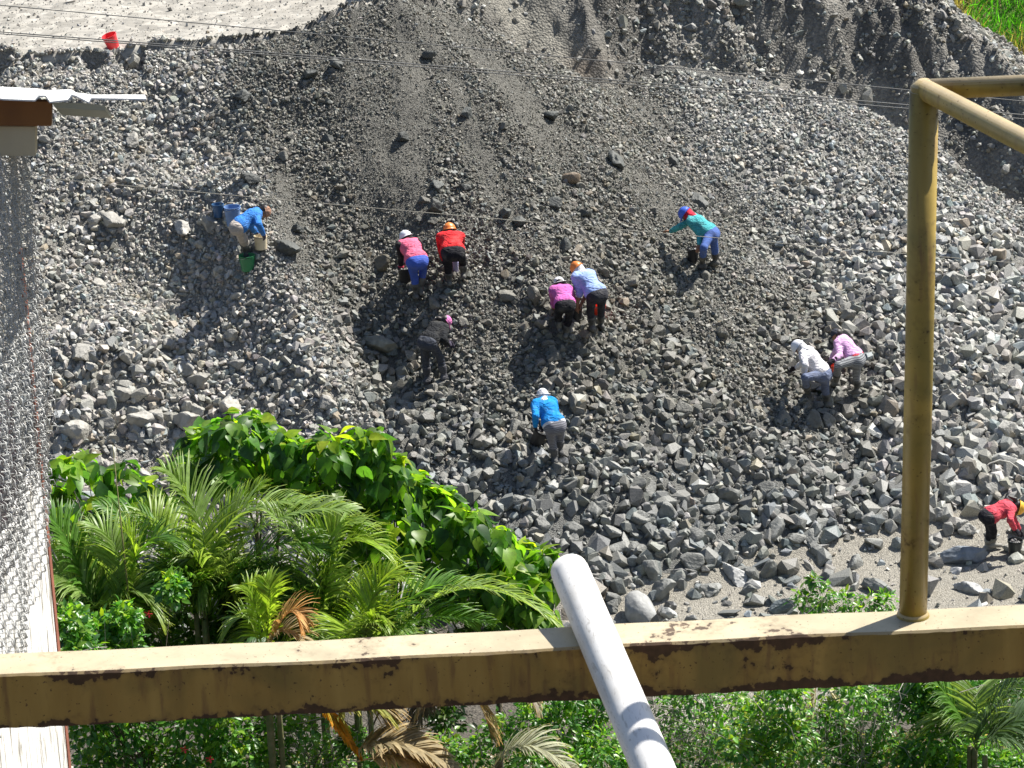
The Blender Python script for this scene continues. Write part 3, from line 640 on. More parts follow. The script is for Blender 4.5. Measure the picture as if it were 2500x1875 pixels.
cable([(-900, 20), (0, 74), (533, 121), (1000, 164), (1428, 199), (1700, 224), (2220, 267), (2500, 290), (3300, 362)], 17.4, .0031, M_CAB, 'lower cable of the close pair above the central slope')
cable([(-60, 417), (76, 431), (533, 480), (1066, 522), (1600, 565), (2088, 609), (2500, 643), (3300, 710)], 16, .0019, M_CAB2, 'pale lowest cable passing in front of the workers')
P_ = [hit(x, y) + np.array([0, 0, h_]) for x, y, h_ in ((2402, 1154, .06), (2415, 1148, .12), (2440, 1146, .17), (2465, 1150, .16), (2484, 1158, .12), (2496, 1168, .05))]
mb = MB(); mb.tube(P_, .012, 8); o = mb.build('hose', noisy('pale hose', (.5, .48, .42), (.6, .58, .5), 8, .6, 0), smooth=True, origin=P_[0]); tag(o, 'pale bent hose arching over rocks above the red shirted worker', 'hose')
# ---------------------------------------------------------------- people and buckets
def nets(prims, h):
    """smooth union of tapered capsules -> quad surface (naive surface nets). prims: (a, b, ra, rb, k)"""
    A_ = np.array([p[0] for p in prims]); B_ = np.array([p[1] for p in prims]); rm = max(max(p[2], p[3]) for p in prims)
    lo = np.minimum(A_, B_).min(0) - rm - 3 * h; hi = np.maximum(A_, B_).max(0) + rm + 3 * h
    n = np.ceil((hi - lo) / h).astype(int) + 1; D = np.full(n, .2, np.float32)
    gs = [lo[i] + h * np.arange(n[i]) for i in range(3)]
    for a, b, ra, rb, k in prims:
        a = np.array(a); b = np.array(b); mg = max(ra, rb) + max(k, 2.5 * h) + h
        i0 = np.maximum(((np.minimum(a, b) - mg - lo) / h).astype(int), 0); i1 = np.minimum(((np.maximum(a, b) + mg - lo) / h).astype(int) + 2, n)
        x = gs[0][i0[0]:i1[0]][:, None, None] - a[0]; y = gs[1][i0[1]:i1[1]][None, :, None] - a[1]; z = gs[2][i0[2]:i1[2]][None, None, :] - a[2]
        ab = b - a; L2 = ab @ ab + 1e-9; t = np.clip((x * ab[0] + y * ab[1] + z * ab[2]) / L2, 0, 1)
        d = np.sqrt((x - t * ab[0]) ** 2 + (y - t * ab[1]) ** 2 + (z - t * ab[2]) ** 2) - (ra + t * (rb - ra))
        s = D[i0[0]:i1[0], i0[1]:i1[1], i0[2]:i1[2]]; hh = np.maximum(k - np.abs(s - d), 0) / max(k, 1e-6)
        D[i0[0]:i1[0], i0[1]:i1[1], i0[2]:i1[2]] = np.minimum(s, d) - hh * hh * k * .25
    ins = D < 0; c = np.zeros(tuple(n - 1), int)
    for dx in (0, 1):
        for dy in (0, 1):
            for dz in (0, 1): c += ins[dx:n[0] - 1 + dx, dy:n[1] - 1 + dy, dz:n[2] - 1 + dz]
    act = (c > 0) & (c < 8); ids = -np.ones(act.shape, int); ids[act] = np.arange(act.sum()); ci = np.argwhere(act)
    acc = np.zeros((len(ci), 3)); cnt = np.zeros(len(ci))
    cor = [(dx, dy, dz) for dx in (0, 1) for dy in (0, 1) for dz in (0, 1)]
    val = {q: D[ci[:, 0] + q[0], ci[:, 1] + q[1], ci[:, 2] + q[2]] for q in cor}
    for p in cor:
        for ax in range(3):
            if p[ax] == 0:
                q = list(p); q[ax] = 1; q = tuple(q); va, vb = val[p], val[q]; m_ = (va < 0) != (vb < 0)
                t = np.where(m_, va / np.where(m_, va - vb, 1), 0); pos = np.tile(np.array(p, float), (len(ci), 1)); pos[:, ax] = t
                acc[m_] += pos[m_]; cnt[m_] += 1
    V = (ci + acc / cnt[:, None]) * h + lo
    Fq = []
    for ax in range(3):
        o1, o2 = [(1, 2), (2, 0), (0, 1)][ax]
        sl0 = [slice(1, n[i] - 1) for i in range(3)]; sl0[ax] = slice(0, n[ax] - 1); sl1 = list(sl0); sl1[ax] = slice(1, n[ax])
        a = ins[tuple(sl0)]; b = ins[tuple(sl1)]; e = np.argwhere(a != b); off = np.array([1, 1, 1]); off[ax] = 0; e = e + off
        if not len(e): continue
        sgn = ins[e[:, 0], e[:, 1], e[:, 2]]
        def cell(d1, d2):
            q = e.copy(); q[:, o1] -= d1; q[:, o2] -= d2; return ids[q[:, 0], q[:, 1], q[:, 2]]
        qd = np.stack([cell(1, 1), cell(0, 1), cell(0, 0), cell(1, 0)], 1); qd[~sgn] = qd[~sgn][:, ::-1]; Fq.append(qd)
    Fq = np.concatenate(Fq); return V, Fq[(Fq >= 0).all(1)]

def cloth(name, c, scale=9, var=.8, wr=.5, rough=.85):
    mt, nt, b = new_mat(name); L = nt.links; tc = nd(nt, 'ShaderNodeTexCoord')
    mp = nd(nt, 'ShaderNodeMapping'); mp.inputs['Scale'].default_value = (1, 1, 2.4); mp.inputs['Rotation'].default_value = (.3, .5, 0); L.new(tc.outputs['Object'], mp.inputs[0])
    n = nd(nt, 'ShaderNodeTexNoise'); n.inputs['Scale'].default_value = scale; n.inputs['Detail'].default_value = 3; n.inputs['Distortion'].default_value = 1.2; L.new(mp.outputs[0], n.inputs['Vector'])
    r = ramp(nt, [(.3, tuple(x * var for x in c)), (.7, tuple(min(x * 1.08, .85) for x in c))]); L.new(n.outputs[0], r.inputs[0])
    dn = nd(nt, 'ShaderNodeTexNoise'); dn.inputs['Scale'].default_value = 7; dn.inputs['Detail'].default_value = 6; L.new(tc.outputs['Object'], dn.inputs['Vector']); dr = ramp(nt, [(.5, 0), (.75, .28)]); L.new(dn.outputs[0], dr.inputs[0])
    dm = nd(nt, 'ShaderNodeMix', data_type='RGBA'); L.new(dr.outputs[0], dm.inputs[0]); L.new(r.outputs[0], dm.inputs[6]); dm.inputs[7].default_value = (.20, .19, .165, 1); L.new(dm.outputs[2], b.inputs['Base Color'])   # stone dust
    bp = nd(nt, 'ShaderNodeBump'); bp.inputs['Strength'].default_value = min(wr * 1.6, 1); bp.inputs['Distance'].default_value = .06; L.new(n.outputs[0], bp.inputs['Height']); L.new(bp.outputs[0], b.inputs['Normal'])
    b.inputs['Roughness'].default_value = rough; b.inputs['Specular IOR Level'].default_value = .25
    return mt
def striped(name, c1, c2, freq=32):
    mt, nt, b = new_mat(name); L = nt.links; tc = nd(nt, 'ShaderNodeTexCoord'); w = nd(nt, 'ShaderNodeTexWave'); w.bands_direction = 'Z'
    w.inputs['Scale'].default_value = freq / 6; w.inputs['Distortion'].default_value = 2.2; w.inputs['Detail'].default_value = 2; w.inputs['Detail Scale'].default_value = 2.5
    L.new(tc.outputs['Object'], w.inputs['Vector']); r = ramp(nt, [(.35, c1), (.6, c2)]); L.new(w.outputs['Fac'], r.inputs[0]); L.new(r.outputs[0], b.inputs['Base Color']); b.inputs['Roughness'].default_value = .85
    return mt
M_SKIN = noisy('skin', (.24, .12, .07), (.33, .17, .10), 12, .55, .05); M_HAIR = noisy('dark hair', (.012, .009, .008), (.03, .022, .018), 30, .5, .4, 60)
M_BOOT = noisy('muddy rubber boots', (.035, .036, .034), (.16, .155, .135), 9, .7, .3, 30); M_BOOTG = noisy('dusty grey boots', (.20, .195, .17), (.36, .35, .31), 8, .8, .3, 30)
M_GLOVE = cloth('dark work gloves', (.025, .022, .03)); M_BLUEG = cloth('grey work gloves', (.07, .06, .09))
def plastic(name, c, dirt=.25, rough=.42):
    return noisy(name, tuple(x * (1 - dirt) for x in c), c, 6, rough, .06, 30, lo=.3, hi=.55)
TRUNK, UARM, FARM, THIGH, SHIN = .47, .27, .235, .40, .385
def unit(v): v = np.asarray(v, float); return v / (np.linalg.norm(v) + 1e-9)
def at_depth(px, py, dep): return CAM + ray(px, py) * dep
def clear(P, c):
    d = P - CAM; t = 1.0
    for _ in range(400):
        Q = CAM + d * t
        if Q[2] - float(height(Q[:1], Q[1:2])[0]) >= c: return Q
        t -= .0006
    return Q
def child_pt0(par, px, py, Ln, sgn):
    """the point seen at (px,py) that lies Ln from par, on the far (+) or near (-) side"""
    d = ray(px, py); w_ = CAM - par; a = d @ d; b = 2 * d @ w_; c = w_ @ w_ - Ln * Ln; disc = b * b - 4 * a * c
    t = (-b + sgn * math.sqrt(max(disc, 0))) / (2 * a); return CAM + d * t
def child_pt(par, px, py, Ln, sgn, c=0.05): return clear(child_pt0(par, px, py, Ln, sgn), c)
def settle(P, c):
    d = P - CAM; t = 1.0
    for _ in range(300):
        Q = CAM + d * t
        if Q[2] - float(height(Q[:1], Q[1:2])[0]) <= c + .06: return Q
        t += .0005
    return P
def finger_prims(W, dirv, palmn, side, r=.0085, curl=.6, sc=1.0):
    """palm + four unequal bent fingers + thumb, W = wrist"""
    d = unit(dirv); nrm = unit(palmn - d * (palmn @ d)); lat = np.cross(d, nrm) * side; P_ = []
    K = W + d * .085 * sc
    P_ += [(W, W + d * .03, .024, .026, .02)]
    for j, (o, L1) in enumerate(((-.030, .062), (-.010, .072), (.011, .068), (.031, .052))):
        base = W + d * .078 * sc + lat * o * .95; P_.append((W + d * .02 + lat * o * .5, base, .017, .013, .015))
        d1 = unit(d + nrm * curl * (.5 + .12 * j)); p1 = base + d1 * L1 * .5; d2 = unit(d1 + nrm * curl * 1.1); p2 = p1 + d2 * L1 * .33; d3 = unit(d2 + nrm * curl); p3 = p2 + d3 * L1 * .25
        P_ += [(base, p1, r * 1.12, r, .004), (p1, p2, r, r * .95, .004), (p2, p3, r * .92, r * .8, .004)]
    tb = W + d * .028 - lat * .026; t1_ = tb + unit(d * .6 - lat * .8 + nrm * .3) * .034; t2 = t1_ + unit(d * .9 - lat * .25 + nrm * .5) * .028
    P_ += [(tb, t1_, .013, .011, .01), (t1_, t2, .0105, .009, .004)]
    return P_
def person(J, phi, label, shirt, pants, boots=M_BOOT, headgear='helmet', hatmat=None, gloves=None, sleeve='long', hair=None, scarf=None, look=None, build=1.0, band=None, armpatch=None, scale=1.0, hem=None, stance='L'):
    S_ = scale; B = build
    lat = np.array([math.cos(phi), -math.sin(phi), 0]); face = np.array([math.sin(phi), math.cos(phi), 0])
    hL, hR = -lat * .088 * S_ * B, lat * .088 * S_ * B
    st = J['foot' + stance]; foot = hit(*st); foot = foot + np.array([0, 0, .09]); dep = (foot - CAM) @ FWD
    def anchor(px, py, dz): return at_depth(px, py, dep)
    # stance leg: ankle -> knee -> hip
    ak = J['ankle' + stance]; kn = J['knee' + stance]; pe = J['pelvis']
    ank = foot + (at_depth(ak[0], ak[1], dep) - at_depth(st[0], st[1], dep)) + np.array([0, 0, 0])
    knee = child_pt(ank, kn[0], kn[1], SHIN * S_, -1 if kn[2] < 0 else -.35, .33); off = (hL if stance == 'L' else hR)
    x_, y_ = pe[0], pe[1]
    # hip such that pelvis centre projects on the pelvis pixel
    pel = at_depth(x_, y_, dep)
    dd = ray(x_, y_); best = None
    for t in np.linspace(dep - .8, dep + .8, 321):
        p = CAM + dd * t; e = abs(np.linalg.norm(p + off - knee) - THIGH * S_) + (.03 if t > (knee - CAM) @ FWD + .05 else 0)
        if best is None or e < best[0]: best = (e, p)
    pel = clear(best[1], .60); o_ = 'R' if stance == 'L' else 'L'
    K2 = J['knee' + o_]; A2 = J['ankle' + o_]; F2 = J['foot' + o_]
    knee2 = child_pt(pel - off, K2[0], K2[1], THIGH * S_, K2[2], .33); ank2 = child_pt(knee2, A2[0], A2[1], SHIN * S_, A2[2] if len(A2) > 2 else -1, .09); ank2 = settle(ank2, .10)
    # keep the free foot on the stones
    gz = float(height(np.array([ank2[0]]), np.array([ank2[1]]))[0])
    foot2 = ank2 + (at_depth(F2[0], F2[1], dep) - at_depth(A2[0], A2[1], dep))
    hips = {stance: pel + off, o_: pel - off}; knees = {stance: knee, o_: knee2}; anks = {stance: ank, o_: ank2}; feet = {stance: foot, o_: foot2}
    nk = child_pt(pel, J['neck'][0], J['neck'][1], TRUNK * S_, J['neck'][2], .62); hd = child_pt(nk, J['head'][0], J['head'][1], .175 * S_, J['head'][2], .52)
    sp = unit(nk - pel); hip_f = unit(np.cross(lat, sp)) * 1.0
    fwd_b = -hip_f if hip_f @ np.array([0, 0, -1.0]) < 0 else hip_f       # belly side (faces down when bent)
    shl = {'L': nk - lat * .155 * S_ * B - sp * .045, 'R': nk + lat * .155 * S_ * B - sp * .045}; elb = {}; wri = {}; hand = {}
    for q in 'LR':
        e = J['elbow' + q]; w_ = J['wrist' + q]; h_ = J.get('hand' + q)
        elb[q] = child_pt(shl[q], e[0], e[1], UARM * S_, e[2], .32); wri[q] = child_pt(elb[q], w_[0], w_[1], FARM * S_, w_[2], .12)
        hdv = unit(wri[q] - elb[q]) if h_ is None else unit(child_pt(wri[q], h_[0], h_[1], .09, h_[2]) - wri[q]); hand[q] = hdv
    root = empty('person', (foot[0], foot[1], foot[2]), label, 'person', 'workers sorting stones on the slope')
    def part(nm, prims, mat, h=.014):
        V, Fq = nets(prims, h); return mesh_np(nm, V, Fq, mat, root, smooth=True)
    pv = np.array([J['head'][0] - J['neck'][0], J['head'][1] - J['neck'][1]], float); up = unit(unit(RGT * pv[0] - UPV * pv[1]) + FWD * .12); fc = unit((look if look is not None else face * 1.0 + up * -.2 - np.array([0, 0, .6]))); fc = unit(fc - up * (fc @ up)); hl = np.cross(fc, up)
    s = S_
    P_ = []
    P_ += [(nk - lat * .12 * s, nk + lat * .12 * s, .055 * s, .055 * s, .04), (nk - sp * .12 * s - lat * .055 * s, nk - sp * .12 * s + lat * .055 * s, .10 * s * B, .10 * s * B, .05), (nk - sp * .12 * s, pel + sp * .10 * s, .105 * s * B, .10 * s * B, .05),
           (pel - lat * .06 * s, pel + lat * .06 * s, .112 * s * B, .112 * s * B, .05), (nk - sp * .02, hd - up * .05 * s, .05 * s, .045 * s, .02)]
    for q in 'LR':
        P_ += [(hips[q], knees[q], .088 * s * B, .056 * s, .04), (knees[q], knees[q] * .65 + anks[q] * .35, .054 * s, .054 * s, .02), (knees[q] * .65 + anks[q] * .35, anks[q], .054 * s, .034 * s, .02)]
        toe = feet[q] + unit(np.array([face[0], face[1], -.25])) * .09 * s; P_ += [(anks[q], feet[q], .034 * s, .032 * s, .02), (feet[q] - face * .02, toe, .030 * s, .022 * s, .01)]
        P_ += [(shl[q], elb[q], .047 * s * B, .037 * s, .03), (elb[q], elb[q] * .6 + wri[q] * .4, .036 * s, .036 * s, .015), (elb[q] * .6 + wri[q] * .4, wri[q], .036 * s, .024 * s, .015)]
        P_ += finger_prims(wri[q], hand[q], (nk - sp * .3 + fwd_b * .3) - wri[q], 1 if q == 'L' else -1)
    # head: skull, jaw, nose, ears, brow, lips
    P_ += [(hd - fc * .02 + up * .03, hd + fc * .018 + up * .03, .080 * s, .074 * s, .02), (hd + fc * .03 - up * .03, hd + fc * .036 - up * .075, .052 * s, .034 * s, .03),
           (hd + fc * .088 + up * .012, hd + fc * .104 - up * .022, .007, .012, .008), (hd + hl * .076, hd + hl * .08 - up * .03, .011, .009, .006), (hd - hl * .076, hd - hl * .08 - up * .03, .011, .009, .006),
           (hd + fc * .082 + up * .03 - hl * .028, hd + fc * .082 + up * .03 + hl * .028, .009, .009, .01), (hd + fc * .078 - up * .05 - hl * .014, hd + fc * .078 - up * .05 + hl * .014, .008, .008, .006)]
    part('body', P_, M_SKIN, .0105)
    # eyes
    mb = MB()
    for q in (-1, 1):
        c = hd + fc * .082 + up * .012 + hl * .026 * q; mb.tube([c - fc * .008, c, c + fc * .006], [.009, .011, .004], 8)
    mb.build('eyes', M_HAIR, root, smooth=True)
    # shirt
    g = .016; Sh = [(nk - lat * .125 * s, nk + lat * .125 * s, .058 * s + g * .7, .058 * s + g * .7, .05), (nk - sp * .13 * s - lat * .06 * s, nk - sp * .13 * s + lat * .06 * s, .108 * s * B + g * .6, .108 * s * B + g * .6, .06),
         (nk - sp * .14 * s - lat * .03, pel + sp * .08 * s - lat * .03, .11 * s * B + g, .105 * s * B + g, .05), (nk - sp * .14 * s + lat * .03, pel + sp * .08 * s + lat * .03, .11 * s * B + g, .105 * s * B + g, .05),
         (pel + sp * .055 * s - lat * .07 * s, pel + sp * .055 * s + lat * .07 * s, .112 * s * B + g, .112 * s * B + g, .05), (nk - sp * .02, nk + up * .035 * s, .052 * s, .05 * s, .02)]
    rw = np.random.RandomState(int(abs(J['neck'][0])))
    body_sh = list(Sh); arms = []
    for q in 'LR':
        if sleeve == 'none': continue
        arms.append((shl[q], elb[q], .052 * s * B + g, .040 * s + g, .04))
        if sleeve == 'long': arms += [(elb[q], elb[q] * .5 + wri[q] * .5, .040 * s + g, .036 * s + g, .02), (elb[q] * .5 + wri[q] * .5, wri[q] * .95 + elb[q] * .05, .036 * s + g, .026 * s + g, .02)]
        else: arms.append((elb[q], elb[q] * .93 + wri[q] * .07, .040 * s + g * 1.5, .040 * s + g * 1.6, .01))
    if armpatch is None: part('shirt', body_sh + arms, shirt)
    else: part('shirt', body_sh, shirt); part('sleeves', [(a, b, ra - .002, rb - .002, k) for a, b, ra, rb, k in arms], armpatch)
    if hem is not None:
        part('shirt_hem', [(pel + sp * .03 * s - lat * .07 * s, pel + sp * .03 * s + lat * .07 * s, .115 * s * B + g * .7, .115 * s * B + g * .7, .04)], hem)
    if band is not None:
        a_ = elb['L'] * .12 + wri['L'] * .88; part('cuff', [(a_, wri['L'] * 1.03 - elb['L'] * .03, .034 + g, .030 + g, .01)], band, .01)
    # trousers
    tr = [(pel - lat * .07 * s, pel + lat * .07 * s, .112 * s * B, .112 * s * B, .05), (pel - sp * .06 * s - lat * .05, pel - sp * .06 * s + lat * .05, .108 * s * B, .108 * s * B, .05), (pel + sp * .03, pel + sp * .10 * s, .105 * s * B, .10 * s * B, .05)]
    for q in 'LR':
        m_ = knees[q] * .45 + anks[q] * .55; tr += [(hips[q], knees[q], .090 * s * B, .064 * s, .04), (knees[q], m_, .066 * s, .062 * s, .02)]
    part('trousers', tr, pants)
    for q in 'LR':
        m_ = knees[q] * .42 + anks[q] * .58 if boots is not M_BOOTG else knees[q] * .25 + anks[q] * .75; toe = feet[q] + unit(np.array([face[0], face[1], -.25])) * .13 * s
        part('boot', [(m_, m_ * .6 + anks[q] * .4, .072 * s, .064 * s, .01), (m_, anks[q], .068 * s, .050 * s, .02), (anks[q], feet[q], .050 * s, .048 * s, .02), (feet[q] - face * .05, toe, .046 * s, .038 * s, .03)], boots)
    if gloves is not None:
        for q in 'LR':
            part('glove', [(a, b, ra + .004, rb + .004, k) for a, b, ra, rb, k in finger_prims(wri[q], hand[q], (nk - sp * .3 + fwd_b * .3) - wri[q], 1 if q == 'L' else -1)] + [(wri[q] - hand[q] * .05, wri[q] + hand[q] * .01, .036, .03, .02)], gloves, .011)
    # head gear
    top = up
    if hair is not None:
        V = [(hd - fc * .035 + up * .03, hd - fc * .02 - up * .02, .082 * s, .078 * s, .02)]
        if hair == 'long': V += [(hd - fc * .06 - up * .01, nk - fc * .05 - sp * .10, .06, .04, .03)]
        if hair == 'tail': V += [(hd - fc * .07, hd - fc * .13 - up * .05, .035, .03, .03), (hd - fc * .13 - up * .05, hd - fc * .15 - up * .16, .03, .02, .03)]
        part('hair', V, M_HAIR)
    def dome(rx, ry, rz, cx, brim, vis, name, mat, ribs=False):
        mb = MB(); n1, n2 = 10, 32; V = []; ax = np.stack([hl, fc, up], 1)
        for i in range(n1 + 1):
            th = math.pi / 2 * i / n1
            for j in range(n2):
                an = 2 * math.pi * j / n2; r = math.cos(th); p = np.array([rx * r * math.cos(an), ry * r * math.sin(an), rz * math.sin(th)])
                if ribs and abs(math.cos(an)) < .35: p[2] += .006 * math.sin(th)
                V.append(cx + ax @ p)
        k = (n1 + 1) * n2; Fc = [[i * n2 + j, i * n2 + (j + 1) % n2, (i + 1) * n2 + (j + 1) % n2, (i + 1) * n2 + j] for i in range(n1) for j in range(n2)]
        for r_, dz in ((brim, -.006), (brim + .002, -.012)):
            for j in range(n2):
                an = 2 * math.pi * j / n2; f_ = max(0, math.sin(an)); ex = vis * f_ ** 2.2
                p = np.array([(rx + r_) * math.cos(an), (ry + r_ + ex) * math.sin(an), dz - ex * .25]); V.append(cx + ax @ p)
        for a_, b_ in ((0, k), (k, k + n2)):
            Fc += [[a_ + (j + 1) % n2, a_ + j, b_ + j, b_ + (j + 1) % n2] for j in range(n2)]
        mb.add(V, Fc); return mb.build(name, mat, root, smooth=True)
    hc = hd + up * .045
    if headgear == 'helmet': dome(.108 * s, .125 * s, .118 * s, hc, .014, .045, 'helmet', hatmat, True)
    elif headgear == 'cap': dome(.092 * s, .102 * s, .088 * s, hc, .003, .075, 'cap', hatmat)
    elif headgear == 'hat': dome(.095 * s, .105 * s, .10 * s, hc, .035, .0, 'hat', hatmat)
    if scarf is not None:
        part('head_scarf', [(hd - fc * .03 + up * .02, hd - fc * .01 - up * .03, .095 * s, .092 * s, .03), (hd - fc * .03 - up * .05, nk - sp * .02 - fc * .03, .080, .085, .03)] +
             ([(hd - hl * .09 * scarf[1] - up * .02, hd - hl * .12 * scarf[1] - np.array([0, 0, .20]), .03, .045, .03)] if scarf[1] else []), scarf[0])
    lens = [np.linalg.norm(hips[q] - knees[q]) for q in 'LR'] + [np.linalg.norm(anks[q] - knees[q]) for q in 'LR'] + [np.linalg.norm(wri[q] - elb[q]) for q in 'LR'] + [np.linalg.norm(nk - pel)]
    print(label[:30], 'lens', np.round(lens, 2), 'free foot above ground', round(foot2[2] - float(height(np.array([foot2[0]]), np.array([foot2[1]]))[0]), 2))
    return dict(wri=wri, hand=hand, root=root, nk=nk, pel=pel, hd=hd, fc=fc, up=up, lat=lat)

def bucket(px, py, wpx, mat, label, tilt=(0, 0), dep=None, handle=True, hr=1.12, full=None, taper=.78, lift=0.0, name='bucket'):
    """px,py = centre of the bucket's base on the picture"""
    P = hit(px, py) if dep is None else at_depth(px, py, dep); P = P + np.array([0, 0, lift]); R_ = wpx / F * np.linalg.norm(P - CAM) / 2; H = R_ * 2 * hr
    root = empty(name, P, label, 'bucket', 'plastic buckets of the workers')
    q = Matrix.Rotation(tilt[0], 3, 'X') @ Matrix.Rotation(tilt[1], 3, 'Y'); Q_ = np.array(q)
    prof = [(0, .0), (taper * .94, 0), (taper, .02 * H / R_), (taper + (1 - taper) * .84, .86 * H / R_), (taper + (1 - taper) * .86 + .045, .87 * H / R_), (taper + (1 - taper) * .88 + .045, .91 * H / R_), (.95, .915 * H / R_), (.97, .985 * H / R_), (1.03, .99 * H / R_), (1.03, 1.0 * H / R_), (.96, 1.0 * H / R_), (.92, .90 * H / R_), (taper * .95, .05 * H / R_), (0, .04 * H / R_)]
    n_ = 36; V = [P + Q_ @ np.array([r * R_ * math.cos(2 * math.pi * j / n_), r * R_ * math.sin(2 * math.pi * j / n_), z * R_]) for r, z in prof for j in range(n_)]
    Fc = [[i * n_ + j, i * n_ + (j + 1) % n_, (i + 1) * n_ + (j + 1) % n_, (i + 1) * n_ + j] for i in range(len(prof) - 1) for j in range(n_)]
    mb = MB(); mb.add(V, Fc); mb.build('bucket_shell', mat, root, smooth=True).data.set_sharp_from_angle(angle=.6)
    if handle:
        an = random.uniform(0, 3); pts = []
        for i in range(17):
            a = math.pi * i / 16; x = math.cos(a) * R_ * 1.03; y = math.sin(a) * R_ * 1.0
            pts.append(P + Q_ @ (np.array([x * math.cos(an) - y * math.sin(an), x * math.sin(an) + y * math.cos(an), H * .93 + .012 - math.sin(a) * .05])))
        mb = MB(); mb.tube(pts, .0032, 6); mb.build('handle', M_WIRE, root, smooth=True)
    if full is not None:
        k = 26; Pk = P + (Q_ @ np.stack([RS.uniform(-.6, .6, k) * R_, RS.uniform(-.6, .6, k) * R_, H * (.80 + RS.uniform(0, .12, k))])).T
        V, T, Cc = scatter(protos, Pk, np.full(k, R_ * .5), stone_tones(np.tile(np.array([[.2, .2, .19]]), (k, 1)))); m_ = mesh_np('stone_load', V, T, M_STONE, root, col=Cc); tag(m_, kind='stuff')
    return root
HW = plastic('white helmet', (.80, .82, .86), .08); HO = plastic('orange helmet', (.80, .24, .05), .1); HB = plastic('blue helmet', (.06, .14, .62), .1); HY = plastic('yellow helmet', (.85, .48, .04), .1)
W_WHITE = cloth('white cloth', (.74, .74, .76)); rad = math.radians
person(dict(head=(643, 517, 1), neck=(629, 520, 1), pelvis=(581, 553, 1), kneeL=(596, 583, 1), ankleL=(600, 612, -1), footL=(602, 622), kneeR=(590, 584, -1), ankleR=(599, 612, 1), footR=(601, 623), elbowR=(632, 549, -1), wristR=(643, 572, 1), elbowL=(611, 552, 1), wristL=(629, 570, 1), handL=(634, 573, 1)),
    rad(80), 'worker in blue sweater and pale trousers bent over the cream bucket', cloth('blue sweater', (.05, .25, .72), 14, .75, .9), cloth('pale trousers', (.48, .43, .38)), M_BOOT, 'cap', cloth('brown cap', (.42, .24, .16)), gloves=M_BLUEG, hair='short', stance='R', look=np.array([.75, -.1, -.75]))
person(dict(head=(993, 584, 1), neck=(997, 592, 1), pelvis=(1018, 637, 1), kneeL=(1012, 678, 1), ankleL=(1016, 722, -1), footL=(1016, 736), kneeR=(1033, 660, 1), ankleR=(1027, 700, -1), footR=(1028, 714), elbowL=(979, 625, 1), wristL=(979, 654, 1), handL=(981, 665, 1), elbowR=(1032, 622, 1), wristR=(1012, 648, 1)),
    rad(-20), 'worker in neon pink shirt with black sleeves, blue leggings and white helmet', cloth('neon pink shirt', (.90, .16, .27), 9, .85), cloth('blue leggings', (.06, .12, .50), 9, .8, .2), M_BOOT, 'helmet', HW, armpatch=cloth('black sleeves', (.02, .015, .02)), band=cloth('pink cuff', (.75, .08, .14)), hair='short', build=1.08, stance='L')
person(dict(head=(1098, 566, 1), neck=(1099, 574, 1), pelvis=(1106, 616, 1), kneeL=(1094, 655, 1), ankleL=(1096, 692, -1), footL=(1097, 704), kneeR=(1130, 636, 1), ankleR=(1131, 662, -1), footR=(1131, 674), elbowL=(1077, 611, 1), wristL=(1083, 634, 1), elbowR=(1124, 606, 1), wristR=(1113, 632, 1)),
    rad(0), 'worker in bright red jacket, black trousers and orange helmet', cloth('red jacket', (.72, .025, .03), 8, .8, .6), cloth('black trousers', (.015, .015, .02)), M_BOOT, 'helmet', HO, gloves=M_GLOVE, hair='short', build=1.15, stance='L')
person(dict(head=(1085, 787, 1), neck=(1074, 795, 1), pelvis=(1044, 835, 1), kneeR=(1075, 874, 1), ankleR=(1083, 912, -1), footR=(1086, 922), kneeL=(1040, 878, 1), ankleL=(1043, 928, -1), footL=(1044, 942), elbowR=(1083, 829, -1), wristR=(1094, 842, 1), handR=(1101, 839, 1), elbowL=(1072, 818, 1), wristL=(1093, 834, 1)),
    rad(45), 'worker in black shirt, dark grey jeans and pink cap', cloth('black shirt', (.02, .022, .025), 14, .6, .9), cloth('dark grey jeans', (.055, .062, .08)), cloth('worn grey boots', (.09, .09, .10)), 'cap', cloth('pink cap', (.85, .25, .55)), gloves=M_BLUEG, hair='tail', stance='L', look=np.array([.7, .3, -.7]))
person(dict(head=(1366, 695, 1), neck=(1368, 704, 1), pelvis=(1380, 745, 1), kneeL=(1363, 775, 1), ankleL=(1367, 800, -1), footL=(1368, 808), kneeR=(1388, 784, 1), ankleR=(1381, 820, -1), footR=(1379, 832), elbowL=(1351, 731, 1), wristL=(1351, 748, 1), elbowR=(1398, 726, 1), wristR=(1402, 748, 1)),
    rad(-8), 'worker in magenta top and black trousers wearing a white hat', cloth('magenta top', (.62, .14, .44), 9, .85), cloth('black leggings', (.012, .012, .016)), M_BOOT, 'hat', W_WHITE, hair='short', stance='R', scale=.95)
person(dict(head=(1412, 659, 1), neck=(1421, 669, 1), pelvis=(1457, 718, 1), kneeL=(1441, 762, 1), ankleL=(1446, 803, -1), footL=(1445, 814), kneeR=(1468, 757, 1), ankleR=(1467, 786, -1), footR=(1467, 797), elbowL=(1415, 716, -1), wristL=(1409, 746, 1), elbowR=(1436, 712, 1), wristR=(1417, 746, 1)),
    rad(-30), 'worker in pale blue short sleeved blouse with orange helmet and white neck cloth', cloth('pale blue blouse', (.32, .44, .80), 8, .9), cloth('charcoal trousers', (.035, .036, .045)), M_BOOT, 'helmet', HO, sleeve='short', scarf=(W_WHITE, 0), build=1.08, stance='L')
